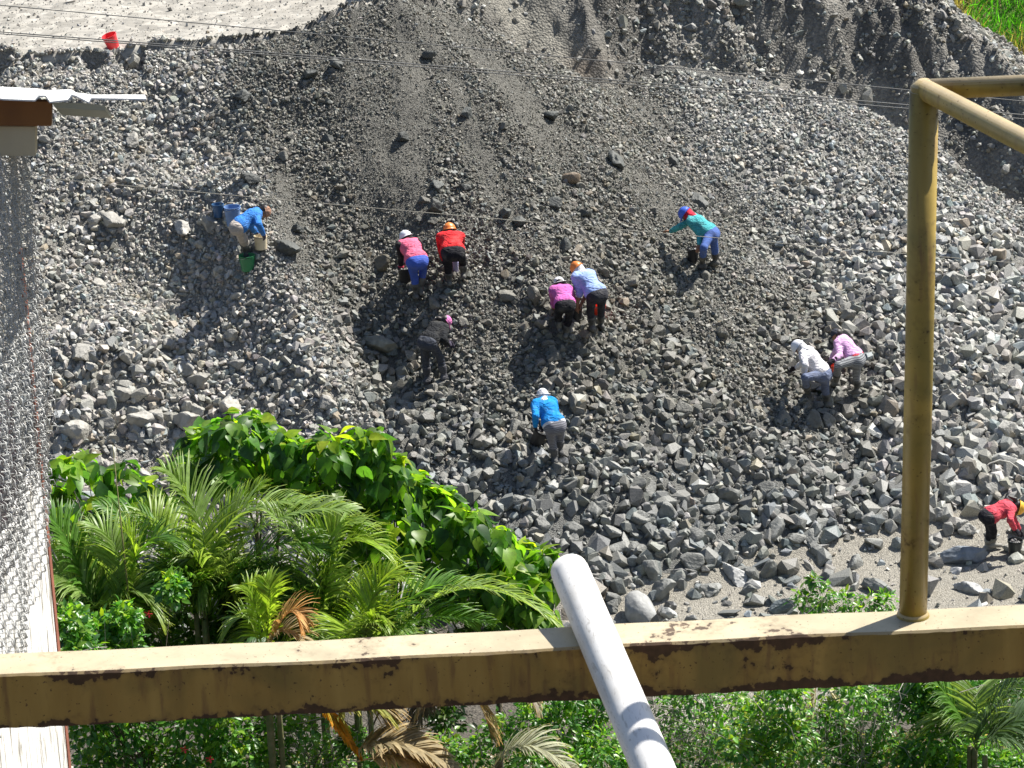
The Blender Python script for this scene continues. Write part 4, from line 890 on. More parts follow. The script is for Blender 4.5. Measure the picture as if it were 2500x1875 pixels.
person(dict(head=(1325, 969, 1), neck=(1326, 980, 1), pelvis=(1354, 1038, 1), kneeL=(1348, 1080, 1), ankleL=(1355, 1124, -1), footL=(1354, 1138), kneeR=(1368, 1064, 1), ankleR=(1366, 1092, -1), footR=(1367, 1104), elbowL=(1308, 1016, -1), wristL=(1307, 1040, 1), elbowR=(1358, 1010, 1), wristR=(1332, 1038, 1)),
    rad(-22), 'lowest worker, in turquoise blue shirt, patterned grey leggings and white hood', cloth('turquoise blue shirt', (.01, .27, .72), 9, .85), striped('grey patterned leggings', (.10, .105, .12), (.22, .22, .25), 60), cloth('grey boots', (.12, .12, .12)), 'hat', W_WHITE, gloves=M_GLOVE, scarf=(W_WHITE, 1), hem=W_WHITE, build=1.06, stance='L')
person(dict(head=(1677, 525, 1), neck=(1689, 534, 1), pelvis=(1736, 569, 1), kneeL=(1718, 605, -1), ankleL=(1715, 638, -1), footL=(1713, 650), kneeR=(1745, 609, 1), ankleR=(1747, 641, 1), footR=(1745, 654), elbowL=(1709, 574, -1), wristL=(1707, 598, -1), handL=(1704, 609, -1), elbowR=(1660, 553, 1), wristR=(1637, 565, 1), handR=(1626, 564, 1)),
    rad(-70), 'worker in teal sweater, blue leggings and blue helmet reaching out one arm', cloth('teal sweater', (.08, .45, .47), 12, .8, .8), cloth('blue tights', (.07, .13, .36), 9, .85, .2), M_BOOT, 'helmet', HB, scarf=(cloth('red scarf', (.65, .03, .06)), 0), stance='R', look=np.array([-.8, .1, -.6]))
person(dict(head=(1953, 850, 1), neck=(1966, 859, 1), pelvis=(2008, 912, 1), kneeL=(1965, 921, -1), ankleL=(1972, 957, -1), footL=(1970, 967), kneeR=(2015, 951, 1), ankleR=(2019, 988, -1), footR=(2018, 1000), elbowL=(1966, 892, -1), wristL=(1962, 912, 1), elbowR=(1962, 885, 1), wristR=(1944, 898, 1), handR=(1930, 903, 1)),
    rad(-62), 'worker in white jacket, grey blue trousers and white helmet with one knee raised', cloth('white jacket', (.74, .72, .74), 8, .9, .6), cloth('grey blue trousers', (.14, .17, .26)), M_BOOT, 'helmet', HW, gloves=M_GLOVE, scarf=(W_WHITE, 0), stance='R', build=1.08, look=np.array([-.8, .2, -.6]))
person(dict(head=(2044, 820, 1), neck=(2051, 831, 1), pelvis=(2090, 876, 1), kneeL=(2046, 892, -1), ankleL=(2041, 928, -1), footL=(2038, 938), kneeR=(2090, 915, 1), ankleR=(2093, 957, -1), footR=(2091, 968), elbowL=(2050, 868, -1), wristL=(2035, 879, -1), handL=(2026, 886, -1), elbowR=(2040, 858, 1), wristR=(2028, 880, 1)),
    rad(-62), 'worker in lilac sweater, patterned leggings and grey cap beside a red bucket', cloth('lilac sweater', (.68, .40, .66), 9, .9, .6), striped('patterned leggings', (.08, .085, .095), (.27, .28, .29), 62), M_BOOT, 'cap', cloth('grey cap', (.05, .055, .07)), gloves=M_GLOVE, hair='short', hem=cloth('red hem', (.6, .08, .1)), stance='R', build=1.08, look=np.array([-.8, .2, -.6]))
person(dict(head=(2480, 1238, 1), neck=(2466, 1235, 1), pelvis=(2413, 1260, 1), kneeR=(2425, 1297, -1), ankleR=(2424, 1330, 1), footR=(2426, 1342), kneeL=(2417, 1296, 1), ankleL=(2412, 1326, 1), footL=(2412, 1338), elbowR=(2466, 1270, -1), wristR=(2478, 1292, 1), handR=(2489, 1303, 1), elbowL=(2474, 1268, 1), wristL=(2488, 1292, 1)),
    rad(78), 'worker in coral red sweater and yellow helmet bent over a black bucket on the ground', cloth('coral red sweater', (.62, .07, .10), 9, .85, .6), cloth('black skirt trousers', (.012, .012, .018)), M_BOOTG, 'helmet', HY, gloves=M_GLOVE, hair='tail', stance='R', scale=.96, look=np.array([.9, 0, -.6]))
BLK = plastic('black bucket', (.02, .02, .022), .3, .5)
bucket(278, 116, 36, plastic('red bucket', (.85, .05, .06), .1), 'red bucket tipped over on the pale plateau at the top left', tilt=(.15, -.28), hr=.95, name='bucket')
bucket(534, 532, 29, plastic('dark blue bucket', (.06, .15, .30)), 'small dark blue bucket left of the big pale blue one', lift=.02)
bucket(570, 553, 40, plastic('pale blue bucket', (.16, .28, .52)), 'large pale blue bucket behind the worker in blue', hr=1.2, lift=.02)
bucket(638, 610, 32, plastic('cream bucket', (.72, .62, .42), .2), 'cream coloured bucket held by the worker in blue', hr=1.05, lift=.02, taper=.9)
bucket(605, 663, 40, plastic('green bucket', (.03, .22, .08), .15), 'green bucket standing below the worker in blue', hr=.98, lift=.02, taper=.74)
bucket(990, 685, 36, BLK, 'black bucket in front of the worker in neon pink', tilt=(.2, 0), full=1)
bucket(1113, 665, 15, plastic('lilac container', (.45, .42, .62), .15), 'narrow pale lilac pail between the legs of the worker in red', hr=1.9, handle=False)
bucket(1408, 782, 32, BLK, 'black bucket between the two workers in magenta and pale blue', hr=1.2, full=1)
bucket(1464, 776, 32, plastic('orange red bucket', (.9, .06, .02), .05), 'orange red bucket behind the legs of the worker in pale blue', hr=1.1)
bucket(1306, 1084, 36, BLK, 'tilted black bucket at the hands of the lowest worker', tilt=(.15, .45), full=1, hr=1.15)
bucket(1692, 637, 30, BLK, 'black bucket under the worker in teal', full=1)
bucket(2026, 920, 24, plastic('brick red bucket', (.62, .07, .03), .15), 'brick red bucket held between the white and lilac dressed workers', hr=1.3)
bucket(2478, 1356, 36, plastic('dark grey bucket', (.022, .03, .032), .3), 'dark grey bucket of stones at the lower right corner', full=1, hr=1.12)
# ---------------------------------------------------------------- vegetation
def leaf_mat(name, trans=.45, rough=.38, spec=.5, tcol=(1.25, 1.35, .45)):
    mt, nt, b = new_mat(name); L = nt.links; at = nd(nt, 'ShaderNodeAttribute', attribute_name='tone'); out = nt.nodes['Material Output']
    tc = nd(nt, 'ShaderNodeTexCoord'); n = nd(nt, 'ShaderNodeTexNoise'); n.inputs['Scale'].default_value = 16; n.inputs['Detail'].default_value = 3; L.new(tc.outputs['Object'], n.inputs['Vector'])
    r = ramp(nt, [(.3, .75), (.7, 1.2)]); L.new(n.outputs[0], r.inputs[0])
    mx = nd(nt, 'ShaderNodeMix', data_type='RGBA', blend_type='MULTIPLY'); mx.inputs[0].default_value = 1; L.new(at.outputs['Color'], mx.inputs[6]); L.new(r.outputs[0], mx.inputs[7]); L.new(mx.outputs[2], b.inputs['Base Color'])
    b.inputs['Roughness'].default_value = rough; b.inputs['Specular IOR Level'].default_value = spec
    tr = nd(nt, 'ShaderNodeBsdfTranslucent'); m2 = nd(nt, 'ShaderNodeMix', data_type='RGBA', blend_type='MULTIPLY'); m2.inputs[0].default_value = 1; L.new(mx.outputs[2], m2.inputs[6]); m2.inputs[7].default_value = (*[min(t * 1.9, 3) for t in tcol], 1)
    L.new(m2.outputs[2], tr.inputs[0]); ms = nd(nt, 'ShaderNodeMixShader'); ms.inputs[0].default_value = trans; L.new(b.outputs[0], ms.inputs[1]); L.new(tr.outputs[0], ms.inputs[2]); L.new(ms.outputs[0], out.inputs[0])
    return mt
M_LEAF = leaf_mat('broad leaf', .45, .42, .35); M_SHRUB = leaf_mat('shrub leaf', .38, .36); M_FROND = leaf_mat('palm leaflet', .42, .40, .42, (1.2, 1.2, .5)); M_DRY = leaf_mat('dry leaflet', .3, .7, .3, (1.1, 1, .8)); M_GRASS = leaf_mat('grass blade', .4, .6, .3)
M_BARK = noisy('bark', (.08, .065, .045), (.17, .14, .10), 14, .9, .5, 40); M_TWIG = noisy('dry twig', (.22, .20, .17), (.38, .35, .30), 20, .8, .2); M_RED = noisy('red petal', (.7, .01, .03), (.85, .04, .07), 10, .5, 0)
def leaf_proto(rows, fold=.25, droop=.28):
    V = []
    for t, w in rows:
        z = -droop * max(t, 0) ** 1.8; V += [(-w, t, z + fold * w), (0, t, z), (w, t, z + fold * w)]
    Fq = []
    for i in range(len(rows) - 1):
        a = 3 * i; Fq += [[a, a + 1, a + 4, a + 3], [a + 1, a + 2, a + 5, a + 4]]
    return np.array(V, float), np.array(Fq)
HEART = leaf_proto([(-.10, .16), (.02, .33), (.22, .40), (.45, .33), (.68, .19), (.86, .07), (1.0, .005)])
OVAL = leaf_proto([(0, .02), (.3, .25), (.65, .22), (1, .01)], .3, .25)
def inst(proto, P, D, N, S, C, rnd=RS):
    pv, pf = proto; n = len(P)
    D = D / (np.linalg.norm(D, axis=1)[:, None] + 1e-9); N = N - D * (N * D).sum(1)[:, None]; N = N / (np.linalg.norm(N, axis=1)[:, None] + 1e-9); X_ = np.cross(D, N)
    B = np.stack([X_, D, N], 2); wob = rnd.uniform(.85, 1.15, (n, 1, 3)); V = np.einsum('nij,nvj->nvi', B, pv[None] * wob * S[:, None, None]) + P[:, None, :]
    return V.reshape(-1, 3), (pf[None] + (np.arange(n) * len(pv))[:, None, None]).reshape(-1, pf.shape[1]), np.repeat(C, len(pv), 0)
def crown(name, root, blobs, per, size, proto, mat, tones, droop=.8, twig=M_BARK, kids='leaves', shell=.55):
    Ps, Ds, Ns, Ss, Cs = [], [], [], [], []; centers = []
    for px, py, rp, Y in blobs:
        c = U(px, py, Y); R_ = rp / F * np.linalg.norm(c - CAM); centers.append((c, R_)); n = int(per * RS.uniform(.85, 1.15))
        d = RS.normal(size=(n, 3)); d /= np.linalg.norm(d, axis=1)[:, None]; d[:, 2] = np.where(d[:, 2] < -.5, -d[:, 2], d[:, 2])
        rr = R_ * RS.uniform(shell, 1.12, n) ** 1; lump = 1 + .18 * np.sin(d[:, 0] * 5 + px) * np.cos(d[:, 2] * 4 + py)
        P = c + d * (rr * lump)[:, None] * np.array([1, 1.25, .95]); Ps.append(P)
        Ds.append(d * .65 + np.array([0, 0, -droop]) + RS.normal(0, .35, (n, 3))); Ns.append(d * .8 + np.array([0, 0, .8]) + RS.normal(0, .4, (n, 3)))
        Ss.append(size * RS.uniform(.45, 1.35, n)); t = np.array(tones)[RS.choice(len(tones), n)] * np.exp(RS.normal(0, .18, (n, 1))); young = (d[:, 2] > .72) & (RS.rand(n) < .5)
        t[young] = t[young] * np.array([1.9, 1.35, .9]); Cs.append(t)
    V, Fq, Cc = inst(proto, np.concatenate(Ps), np.concatenate(Ds), np.concatenate(Ns), np.concatenate(Ss), np.clip(np.concatenate(Cs), 0, .7))
    mesh_np(kids, V, Fq, mat, root, smooth=True, col=Cc); return centers
def branches(root, base, centers, r0, mat, nm='trunk', fine=3):
    mb = MB(); top = np.mean([c for c, _ in centers], 0); base = np.array(base); k0 = base * .45 + top * .55 - np.array([0, 0, .15])
    mb.tube([base, base * .6 + k0 * .4 + RS.normal(0, .05, 3), k0], [r0, r0 * .8, r0 * .6], 8)
    for c, R_ in centers:
        m_ = k0 * .5 + c * .5 + RS.normal(0, .08, 3) - np.array([0, 0, .05]); mb.tube([k0, m_, c], [r0 * .45, r0 * .28, r0 * .12], 6)
        for _ in range(fine):
            d = unit(RS.normal(size=3) + np.array([0, 0, .3])); mb.tube([c, c + d * R_ * .6 + RS.normal(0, .02, 3), c + d * R_ * 1.05], [r0 * .12, r0 * .08, r0 * .04], 4)
    mb.build(nm, mat, root, smooth=True)
def gz(x, y): return float(height(np.array([x]), np.array([y]))[0])
TG = [(.085, .20, .022), (.06, .15, .025), (.13, .26, .025), (.045, .11, .03), (.17, .29, .03)]
def tree(name, label, blobs, base_px, Yb_, per, size, proto=HEART, mat=M_LEAF, tones=TG, r0=.06, cat='tree', grp=None, **kw):
    b0 = U(base_px[0], base_px[1], Yb_); b0[2] = gz(b0[0], b0[1]) - .02; root = empty(name, b0, label, cat, grp)
    cs = crown(name, root, blobs, per, size, proto, mat, tones, **kw); branches(root, b0, cs, r0, kw.get('twig', M_BARK)); return root
j = lambda L_, Y, s=.5: [(a, b, r, Y + RS.uniform(-s, s)) for a, b, r in L_]
tree('broadleaf_tree', 'broad leaved tree with large heart shaped leaves rising behind the tallest palm', j([(490, 1095, 52), (560, 1070, 55), (620, 1060, 55), (560, 1150, 60), (690, 1105, 52), (640, 1160, 60), (700, 1180, 60), (470, 1160, 45), (780, 1220, 60)], 34.6), (640, 1500), 34.6, 95, .20, grp='heart leaved trees')
tree('broadleaf_tree', 'broad leaved tree with large heart shaped leaves in the middle, right of the palms', j([(800, 1110, 56), (900, 1100, 56), (850, 1170, 66), (940, 1160, 55), (960, 1230, 65), (870, 1270, 70), (1000, 1200, 50), (1050, 1270, 62), (960, 1330, 70), (1060, 1360, 70), (860, 1360, 60), (1080, 1230, 40)], 34.4), (950, 1560), 34.4, 95, .20, grp='heart leaved trees')
tree('broadleaf_tree', 'low broad leaved tree with heart shaped leaves reaching the end of the white pipe', j([(1140, 1290, 55), (1200, 1330, 56), (1150, 1370, 66), (1260, 1360, 50), (1230, 1430, 66), (1320, 1390, 46), (1140, 1450, 66), (1290, 1460, 55), (1340, 1420, 34), (1200, 1500, 60), (1310, 1510, 50), (1060, 1440, 60)], 34.2), (1200, 1650), 34.2, 95, .195, grp='heart leaved trees')
tree('broadleaf_tree', 'sparse heart leaved sapling beside the white wall', j([(165, 1150, 34), (215, 1165, 46), (300, 1170, 42), (360, 1215, 40), (145, 1220, 38), (250, 1240, 50), (410, 1250, 38), (330, 1265, 45), (180, 1290, 50)], 34.8), (260, 1450), 34.8, 40, .21, r0=.035, grp='heart leaved trees')

def frond(root, b, m_, t, Y0, Y1, leaf=.5, tone=(.10, .21, .03), mat=None, n=46, twist=0., droop=.35, name='frond', bare=.16, r=.010, Ym=None, wid=.017):
    mat = mat or M_FROND; A_, T_ = U(b[0], b[1], Y0), U(t[0], t[1], Y1); M_ = U(m_[0], m_[1], Ym if Ym else (Y0 + Y1) / 2); C_ = 2 * M_ - (A_ + T_) / 2
    tt = np.linspace(0, 1, 22)[:, None]; R_ = A_ * (1 - tt) ** 2 + 2 * C_ * tt * (1 - tt) + T_ * tt ** 2
    mb = MB(); mb.tube(list(R_), list(np.linspace(r, r * .25, 22)), 5); V = list(mb.v); Fc = list(mb.f); nr = len(V); V = np.array(V); Cs = [np.tile(np.array(tone) * 1.3, (nr, 1))]
    Vs = [V]; Fs = []; base = nr; pl = unit(np.cross(T_ - A_, [0, 0, 1]) + 1e-6)
    for side in (-1, 1):
        for i in range(n):
            u = bare + (1 - bare) * (i + RS.uniform(-.3, .3)) / (n - 1); u = min(max(u, 0), 1); P = A_ * (1 - u) ** 2 + 2 * C_ * u * (1 - u) + T_ * u * u; tg = unit(2 * (1 - u) * (C_ - A_) + 2 * u * (T_ - C_))
            sd = unit(np.cross(tg, [0, 0, 1])); nn = np.cross(sd, tg); sd = sd * math.cos(twist) + nn * math.sin(twist); upn = np.cross(sd, tg)
            ll = leaf * (math.sin(math.pi * min((u * .8 + .17), 1)) ** .7 + .12) * RS.uniform(.85, 1.1); dr = unit(sd * side * (1.0 - .35 * u) + tg * (.55 + .55 * u) + upn * .28 * (1 if side > 0 else 1) + RS.normal(0, .06, 3))
            pts = []; cur = P.copy(); dd = dr.copy()
            for k in range(5): pts.append(cur.copy()); cur = cur + dd * ll / 4; dd = unit(dd + np.array([0, 0, -droop]) * (.35 + .3 * k) * RS.uniform(.7, 1.3))
            wv = unit(np.cross(dr, upn + RS.normal(0, .25, 3)))
            for k, w in enumerate((.5, 1, .9, .55, .05)):
                Vs.append(np.array([pts[k] - wv * w * wid, pts[k] + upn * -.004, pts[k] + wv * w * wid]))
            for k in range(4):
                a = base + 3 * k; Fs += [[a, a + 1, a + 4, a + 3], [a + 1, a + 2, a + 5, a + 4]]
            base += 15; c = np.array(tone) * math.exp(RS.normal(0, .14)); tipc = c * np.array([1.3, 1.1, .9]); Cs.append(np.clip(np.array([c, c, c, c, c, c, c, c, c, c, c, c, tipc, tipc, tipc]), 0, .8))
    return mesh_np(name, np.concatenate(Vs), Fc + Fs, mat, root, smooth=True, col=np.concatenate(Cs))
PG = (.10, .21, .035); PY = (.22, .32, .04); PP = (.21, .30, .09); DRY = (.33, .27, .15); OR_ = (.62, .30, .02); GD = (.05, .11, .03)
def palm(label, cpx, Y, fr_, grp='young feather palms', extra=6, spread=230, up=170, leaf=.5, nst=3):
    c = U(cpx[0], cpx[1], Y); g = np.array([c[0], c[1], gz(c[0], c[1])]); root = empty('palm', g, label, 'palm', grp)
    if c[2] - g[2] > .1:
        for k in range(nst):
            o = RS.normal(0, .07, 3) * np.array([1, 1, 0]); mb = MB(); zz = np.linspace(0, 1, 9); mb.tube([g + o * 1.5 + (c - g) * q + np.array([0, 0, -.02]) for q in zz], [.030 + .004 * (i % 2) for i in range(9)], 8); mb.build('stem', M_PSTEM, root, smooth=True)
    for f_ in fr_:
        kw = f_[4] if len(f_) > 4 else {}; frond(root, f_[0], f_[1], f_[2], Y, Y + f_[3], leaf=kw.pop('leaf', leaf), **kw)
    for k in range(extra):
        a = RS.uniform(-1.35, 1.35); L_ = spread * RS.uniform(.6, 1); tip = (cpx[0] + math.sin(a) * L_, cpx[1] - math.cos(a) * up * RS.uniform(.2, .9)); mid = (cpx[0] + math.sin(a) * L_ * .42, cpx[1] - up * RS.uniform(.45, .85) * math.cos(a * .8))
        frond(root, cpx, mid, tip, Y, Y + RS.uniform(-.3, .9), leaf=leaf * 1.05, tone=[PG, PP, PP, GD, PY][RS.randint(5)], n=40)
    return root
M_PSTEM = noisy('green palm stem', (.10, .14, .04), (.22, .20, .10), 10, .6, .2)
palm('tallest feather palm with pale arching fronds in front of the heart leaved trees', (510, 1500), 32.3,
     [((505, 1480), (485, 1270), (402, 1148), .2, dict(tone=PP, leaf=.62, n=52)), ((510, 1480), (560, 1280), (760, 1225), .3, dict(tone=PP, leaf=.62, n=52)), ((515, 1480), (640, 1290), (860, 1245), -.2, dict(tone=PP, leaf=.55, n=52)), ((520, 1490), (650, 1340), (800, 1350), -.4, dict(tone=PG, leaf=.5)),
      ((505, 1490), (410, 1340), (250, 1235), .1, dict(tone=PG, leaf=.55)), ((500, 1490), (400, 1290), (330, 1260), .5, dict(tone=PY)), ((515, 1480), (530, 1330), (640, 1180), .6, dict(tone=PY)), ((505, 1500), (440, 1400), (340, 1420), -.4, dict(tone=PG)), ((520, 1500), (600, 1410), (720, 1490), -.5, dict(tone=PG)),
      ((505, 1500), (470, 1350), (455, 1195), .0, dict(tone=PY, leaf=.3, n=30)), ((530, 1500), (620, 1400), (700, 1400), -.3, dict(tone=PP))], extra=18)
palm('feather palm with drooping fronds beside the white wall', (255, 1560), 31.6,
     [((250, 1540), (190, 1370), (118, 1255), .2, dict(tone=PG, leaf=.55)), ((255, 1540), (290, 1370), (220, 1280), .3, dict(tone=PP, leaf=.5)), ((250, 1545), (180, 1420), (60, 1400), -.2, dict(tone=PP, leaf=.6, twist=.5)), ((260, 1550), (330, 1400), (300, 1290), .0, dict(tone=PY, leaf=.45)), ((260, 1550), (340, 1350), (420, 1330), .2, dict(tone=PG)),
      ((250, 1550), (150, 1470), (90, 1500), -.3, dict(tone=PP)), ((255, 1550), (230, 1420), (170, 1330), .4, dict(tone=PY))], extra=12, spread=210)
palm('feather palm with a broad yellow green frond arching right in the middle', (780, 1580), 32.0,
     [((785, 1575), (775, 1400), (655, 1250), .1, dict(tone=PP, leaf=.62, n=54)), ((785, 1575), (830, 1340), (960, 1370), .0, dict(tone=PY, leaf=.55, n=52)), ((785, 1570), (800, 1330), (870, 1290), .3, dict(tone=PP, leaf=.6)), ((790, 1575), (900, 1420), (1010, 1430), -.3, dict(tone=PY, leaf=.5)), ((780, 1575), (720, 1430), (600, 1400), -.1, dict(tone=PG, leaf=.5)), ((785, 1580), (870, 1500), (990, 1540), -.4, dict(tone=PG))], extra=12, spread=230)
palm('low feather palm whose long frond arches over to the white pipe', (880, 1660), 31.0,
     [((900, 1640), (1120, 1440), (1380, 1545), -.3, dict(tone=PP, leaf=.55, n=60, twist=.25)), ((890, 1640), (980, 1480), (1130, 1420), .2, dict(tone=PG, leaf=.5)), ((890, 1640), (1000, 1520), (1200, 1520), -.2, dict(tone=PG, leaf=.5)), ((880, 1640), (900, 1480), (960, 1400), .3, dict(tone=PY, leaf=.45))], extra=8, spread=230)
palm('small young palm with thin bright fronds just above the beam', (640, 1625), 30.2,
     [((638, 1610), (600, 1510), (545, 1560), .0, dict(tone=PP, leaf=.32, n=26)), ((640, 1610), (625, 1480), (600, 1440), .1, dict(tone=PY, leaf=.35, n=26)), ((642, 1610), (660, 1480), (650, 1420), .1, dict(tone=PY, leaf=.35, n=26)), ((645, 1610), (700, 1500), (735, 1530), -.1, dict(tone=(.45, .27, .10), leaf=.35, n=30, mat=M_DRY)), ((642, 1610), (690, 1540), (750, 1590), -.1, dict(tone=DRY, leaf=.35, n=30, mat=M_DRY))], extra=2, spread=90, up=120, leaf=.3)
palm('feather palm at the lower right corner with a thick curved green stalk', (2385, 1830), 31.0,
     [((2385, 1810), (2420, 1735), (2520, 1640), -.2, dict(tone=(.09, .15, .07), leaf=.7, n=44, r=.03, bare=.05, droop=.5)), ((2390, 1820), (2480, 1760), (2600, 1740), .1, dict(tone=(.09, .15, .07), leaf=.6, droop=.5)), ((2385, 1830), (2340, 1740), (2280, 1660), .2, dict(tone=PG, leaf=.5, droop=.5)), ((2385, 1830), (2450, 1800), (2560, 1850), -.3, dict(tone=(.10, .16, .08), leaf=.6))], extra=2, spread=150)
palm('withered palm with dry hanging and orange fronds below the beam', (730, 1860), 29.6,
     [((740, 1650), (800, 1740), (880, 1850), -.2, dict(tone=OR_, leaf=.18, n=26, mat=M_DRY, wid=.03)), ((760, 1640), (780, 1700), (850, 1800), 0, dict(tone=(.45, .36, .05), leaf=.35, n=30, mat=M_DRY, wid=.03)), ((850, 1850), (960, 1810), (1110, 1880), -.3, dict(tone=DRY, leaf=.45, mat=M_DRY, wid=.03)), ((840, 1640), (880, 1700), (960, 1720), .1, dict(tone=DRY, leaf=.5, mat=M_DRY)), ((800, 1780), (880, 1720), (960, 1760), -.1, dict(tone=(.25, .27, .06), leaf=.35, mat=M_DRY, wid=.025)),
      ((870, 1860), (980, 1850), (1050, 1900), -.3, dict(tone=(.5, .40, .22), leaf=.4, mat=M_DRY, wid=.03)), ((560, 1640), (640, 1620), (720, 1700), .1, dict(tone=(.3, .18, .06), leaf=.4, mat=M_DRY))], extra=0, nst=1)
palm('dead palm with grey brown hanging fronds left of the white pipe', (1180, 1900), 30.0,
     [((1170, 1640), (1230, 1620), (1310, 1720), -.1, dict(tone=(.36, .33, .26), leaf=.5, mat=M_DRY, droop=.8)), ((1150, 1640), (1090, 1630), (1020, 1740), .0, dict(tone=(.35, .30, .2), leaf=.45, mat=M_DRY, droop=.8)), ((1100, 1640), (1160, 1700), (1200, 1800), .1, dict(tone=DRY, leaf=.4, mat=M_DRY)), ((1200, 1880), (1280, 1820), (1400, 1880), -.3, dict(tone=(.35, .36, .25), leaf=.4, mat=M_DRY)), ((1000, 1640), (1030, 1700), (1010, 1800), .2, dict(tone=(.12, .11, .09), leaf=.3, mat=M_DRY, droop=.9))], extra=0, nst=1)
palm('dry palm fronds hanging in the shrubs right of the white pipe', (2000, 1900), 32.3,
     [((1990, 1660), (1985, 1740), (1960, 1830), 0, dict(tone=(.48, .44, .32), leaf=.35, mat=M_DRY, droop=.7)), ((2010, 1665), (2040, 1720), (2050, 1800), 0, dict(tone=(.40, .38, .28), leaf=.35, mat=M_DRY, droop=.7)), ((2180, 1880), (2200, 1830), (2260, 1800), -.2, dict(tone=DRY, leaf=.35, mat=M_DRY)), ((1950, 1850), (1900, 1800), (1850, 1810), -.2, dict(tone=(.08, .12, .05), leaf=.4))], extra=0, nst=1)
# thin dead stalks standing in the palms
mb = MB(); P0, P1 = U(275, 1085, 31.5), U(310, 1420, 31.3); g0 = P1.copy(); g0[2] = gz(g0[0], g0[1]); mb.tube([P0, P1, g0], [.004, .011, .014], 6); o = mb.build('spear_leaf', noisy('olive stalk', (.10, .10, .03), (.2, .18, .06), 9, .6), smooth=True, origin=g0); tag(o, 'thin pointed olive spear leaf standing up left of the tallest palm', 'palm spear')

SG = [(.07, .20, .03), (.045, .14, .03), (.11, .26, .03), (.17, .30, .035), (.09, .22, .05)]
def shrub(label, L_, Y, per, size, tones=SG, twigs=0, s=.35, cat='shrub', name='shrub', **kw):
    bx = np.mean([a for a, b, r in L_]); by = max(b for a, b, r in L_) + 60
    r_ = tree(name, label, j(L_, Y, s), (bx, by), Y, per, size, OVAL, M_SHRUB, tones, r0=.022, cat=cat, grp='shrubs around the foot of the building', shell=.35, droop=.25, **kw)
    if twigs:
        mb = MB()
        for _ in range(twigs):
            a, b, rr = L_[RS.randint(len(L_))]; c = U(a + RS.uniform(-rr, rr), b + RS.uniform(-.3, 1) * rr, Y + RS.uniform(-.5, .3)); d = unit(RS.normal(size=3) * np.array([1, .5, 1]) + np.array([0, 0, .4])); ln = RS.uniform(.25, .7); q = c + d * ln * .5 + RS.normal(0, .03, 3); e_ = c + d * ln + RS.normal(0, .06, 3)
            mb.tube([c, q, e_], [.006, .004, .002], 4); mb.tube([q, q + unit(d + RS.normal(0, .7, 3)) * ln * .4], [.003, .0015], 4)
        tag(mb.build('dry_twigs', M_TWIG, r_), kind='stuff')
    return r_
hb = shrub('dark green hibiscus shrub beside the white wall with red flowers below the beam', [(170, 1530, 50), (240, 1550, 50), (300, 1520, 45), (190, 1600, 60), (300, 1600, 60), (420, 1440, 34), (200, 1680, 65), (300, 1700, 70), (400, 1710, 65), (210, 1780, 70), (330, 1790, 75), (450, 1770, 70), (540, 1720, 60), (560, 1800, 70), (240, 1860, 70), (380, 1870, 75), (500, 1870, 75), (610, 1860, 70)], 30.4, 520, .085, twigs=30)
for k, (a, b) in enumerate(((362, 1497), (450, 1828), (512, 1852))):
    P = U(a, b, 29.9); mb = MB(); 
    for q in range(5):
        an = q * 1.2566; d = np.array([math.cos(an), -.5, math.sin(an)]); V = [P, P + d * .03 + np.array([.012, 0, 0]), P + d * .05, P + d * .03 - np.array([.012, 0, 0.01])]; mb.add(V, [[0, 1, 2, 3]])
    mb.tube([P, P + np.array([0, -.05, .01])], [.004, .002], 5); mb.build('flower', M_RED, hb)
shrub('wiry shrub with bare pale twigs below the beam around the orange frond', [(640, 1700, 55), (700, 1720, 50), (660, 1790, 65), (740, 1790, 60), (700, 1860, 70), (800, 1860, 60), (790, 1670, 35), (860, 1820, 40)], 30.8, 330, .075, twigs=110)
shrub('leafy shrub at the bottom edge between the orange frond and the white pipe', [(1080, 1850, 60), (1150, 1850, 55), (1220, 1800, 50), (1010, 1870, 50), (1290, 1860, 55), (940, 1880, 50), (1380, 1880, 60)], 30.6, 420, .07, twigs=30)
shrub('bright green shrub right behind the lower half of the white pipe', [(1330, 1700, 50), (1400, 1700, 60), (1370, 1770, 65), (1440, 1760, 60), (1460, 1840, 70), (1390, 1850, 65), (1480, 1700, 45), (1300, 1760, 50), (1540, 1870, 50)], 31.0, 520, .072, twigs=25)
shrub('shaded shrub with tangled grey twigs right of the white pipe', [(1640, 1720, 50), (1700, 1700, 55), (1650, 1800, 60), (1720, 1780, 60), (1780, 1720, 55), (1680, 1860, 65), (1760, 1850, 60)], 32.2, 300, .07, twigs=140)
shrub('yellow tipped shrub at the bottom edge right of the white pipe', [(1800, 1820, 60), (1860, 1860, 65), (1850, 1760, 60), (1920, 1700, 55), (1930, 1790, 60), (1960, 1870, 70)], 31.4, 480, .08, tones=SG + [(.22, .30, .03)], twigs=40)
shrub('shrub with crossing bare branches under the right half of the beam', [(2020, 1760, 50), (2080, 1700, 60), (2060, 1830, 60), (2130, 1760, 65), (2160, 1850, 65), (2190, 1700, 55), (2100, 1880, 60)], 32.0, 430, .072, twigs=130)
shrub('glossy dark shrub under the beam left of the thick palm stalk', [(2250, 1730, 60), (2310, 1700, 50), (2290, 1800, 70), (2240, 1860, 60), (2360, 1860, 60), (2420, 1870, 60), (2320, 1880, 60), (2480, 1880, 50), (2250, 1670, 45)], 31.6, 560, .085, twigs=20)
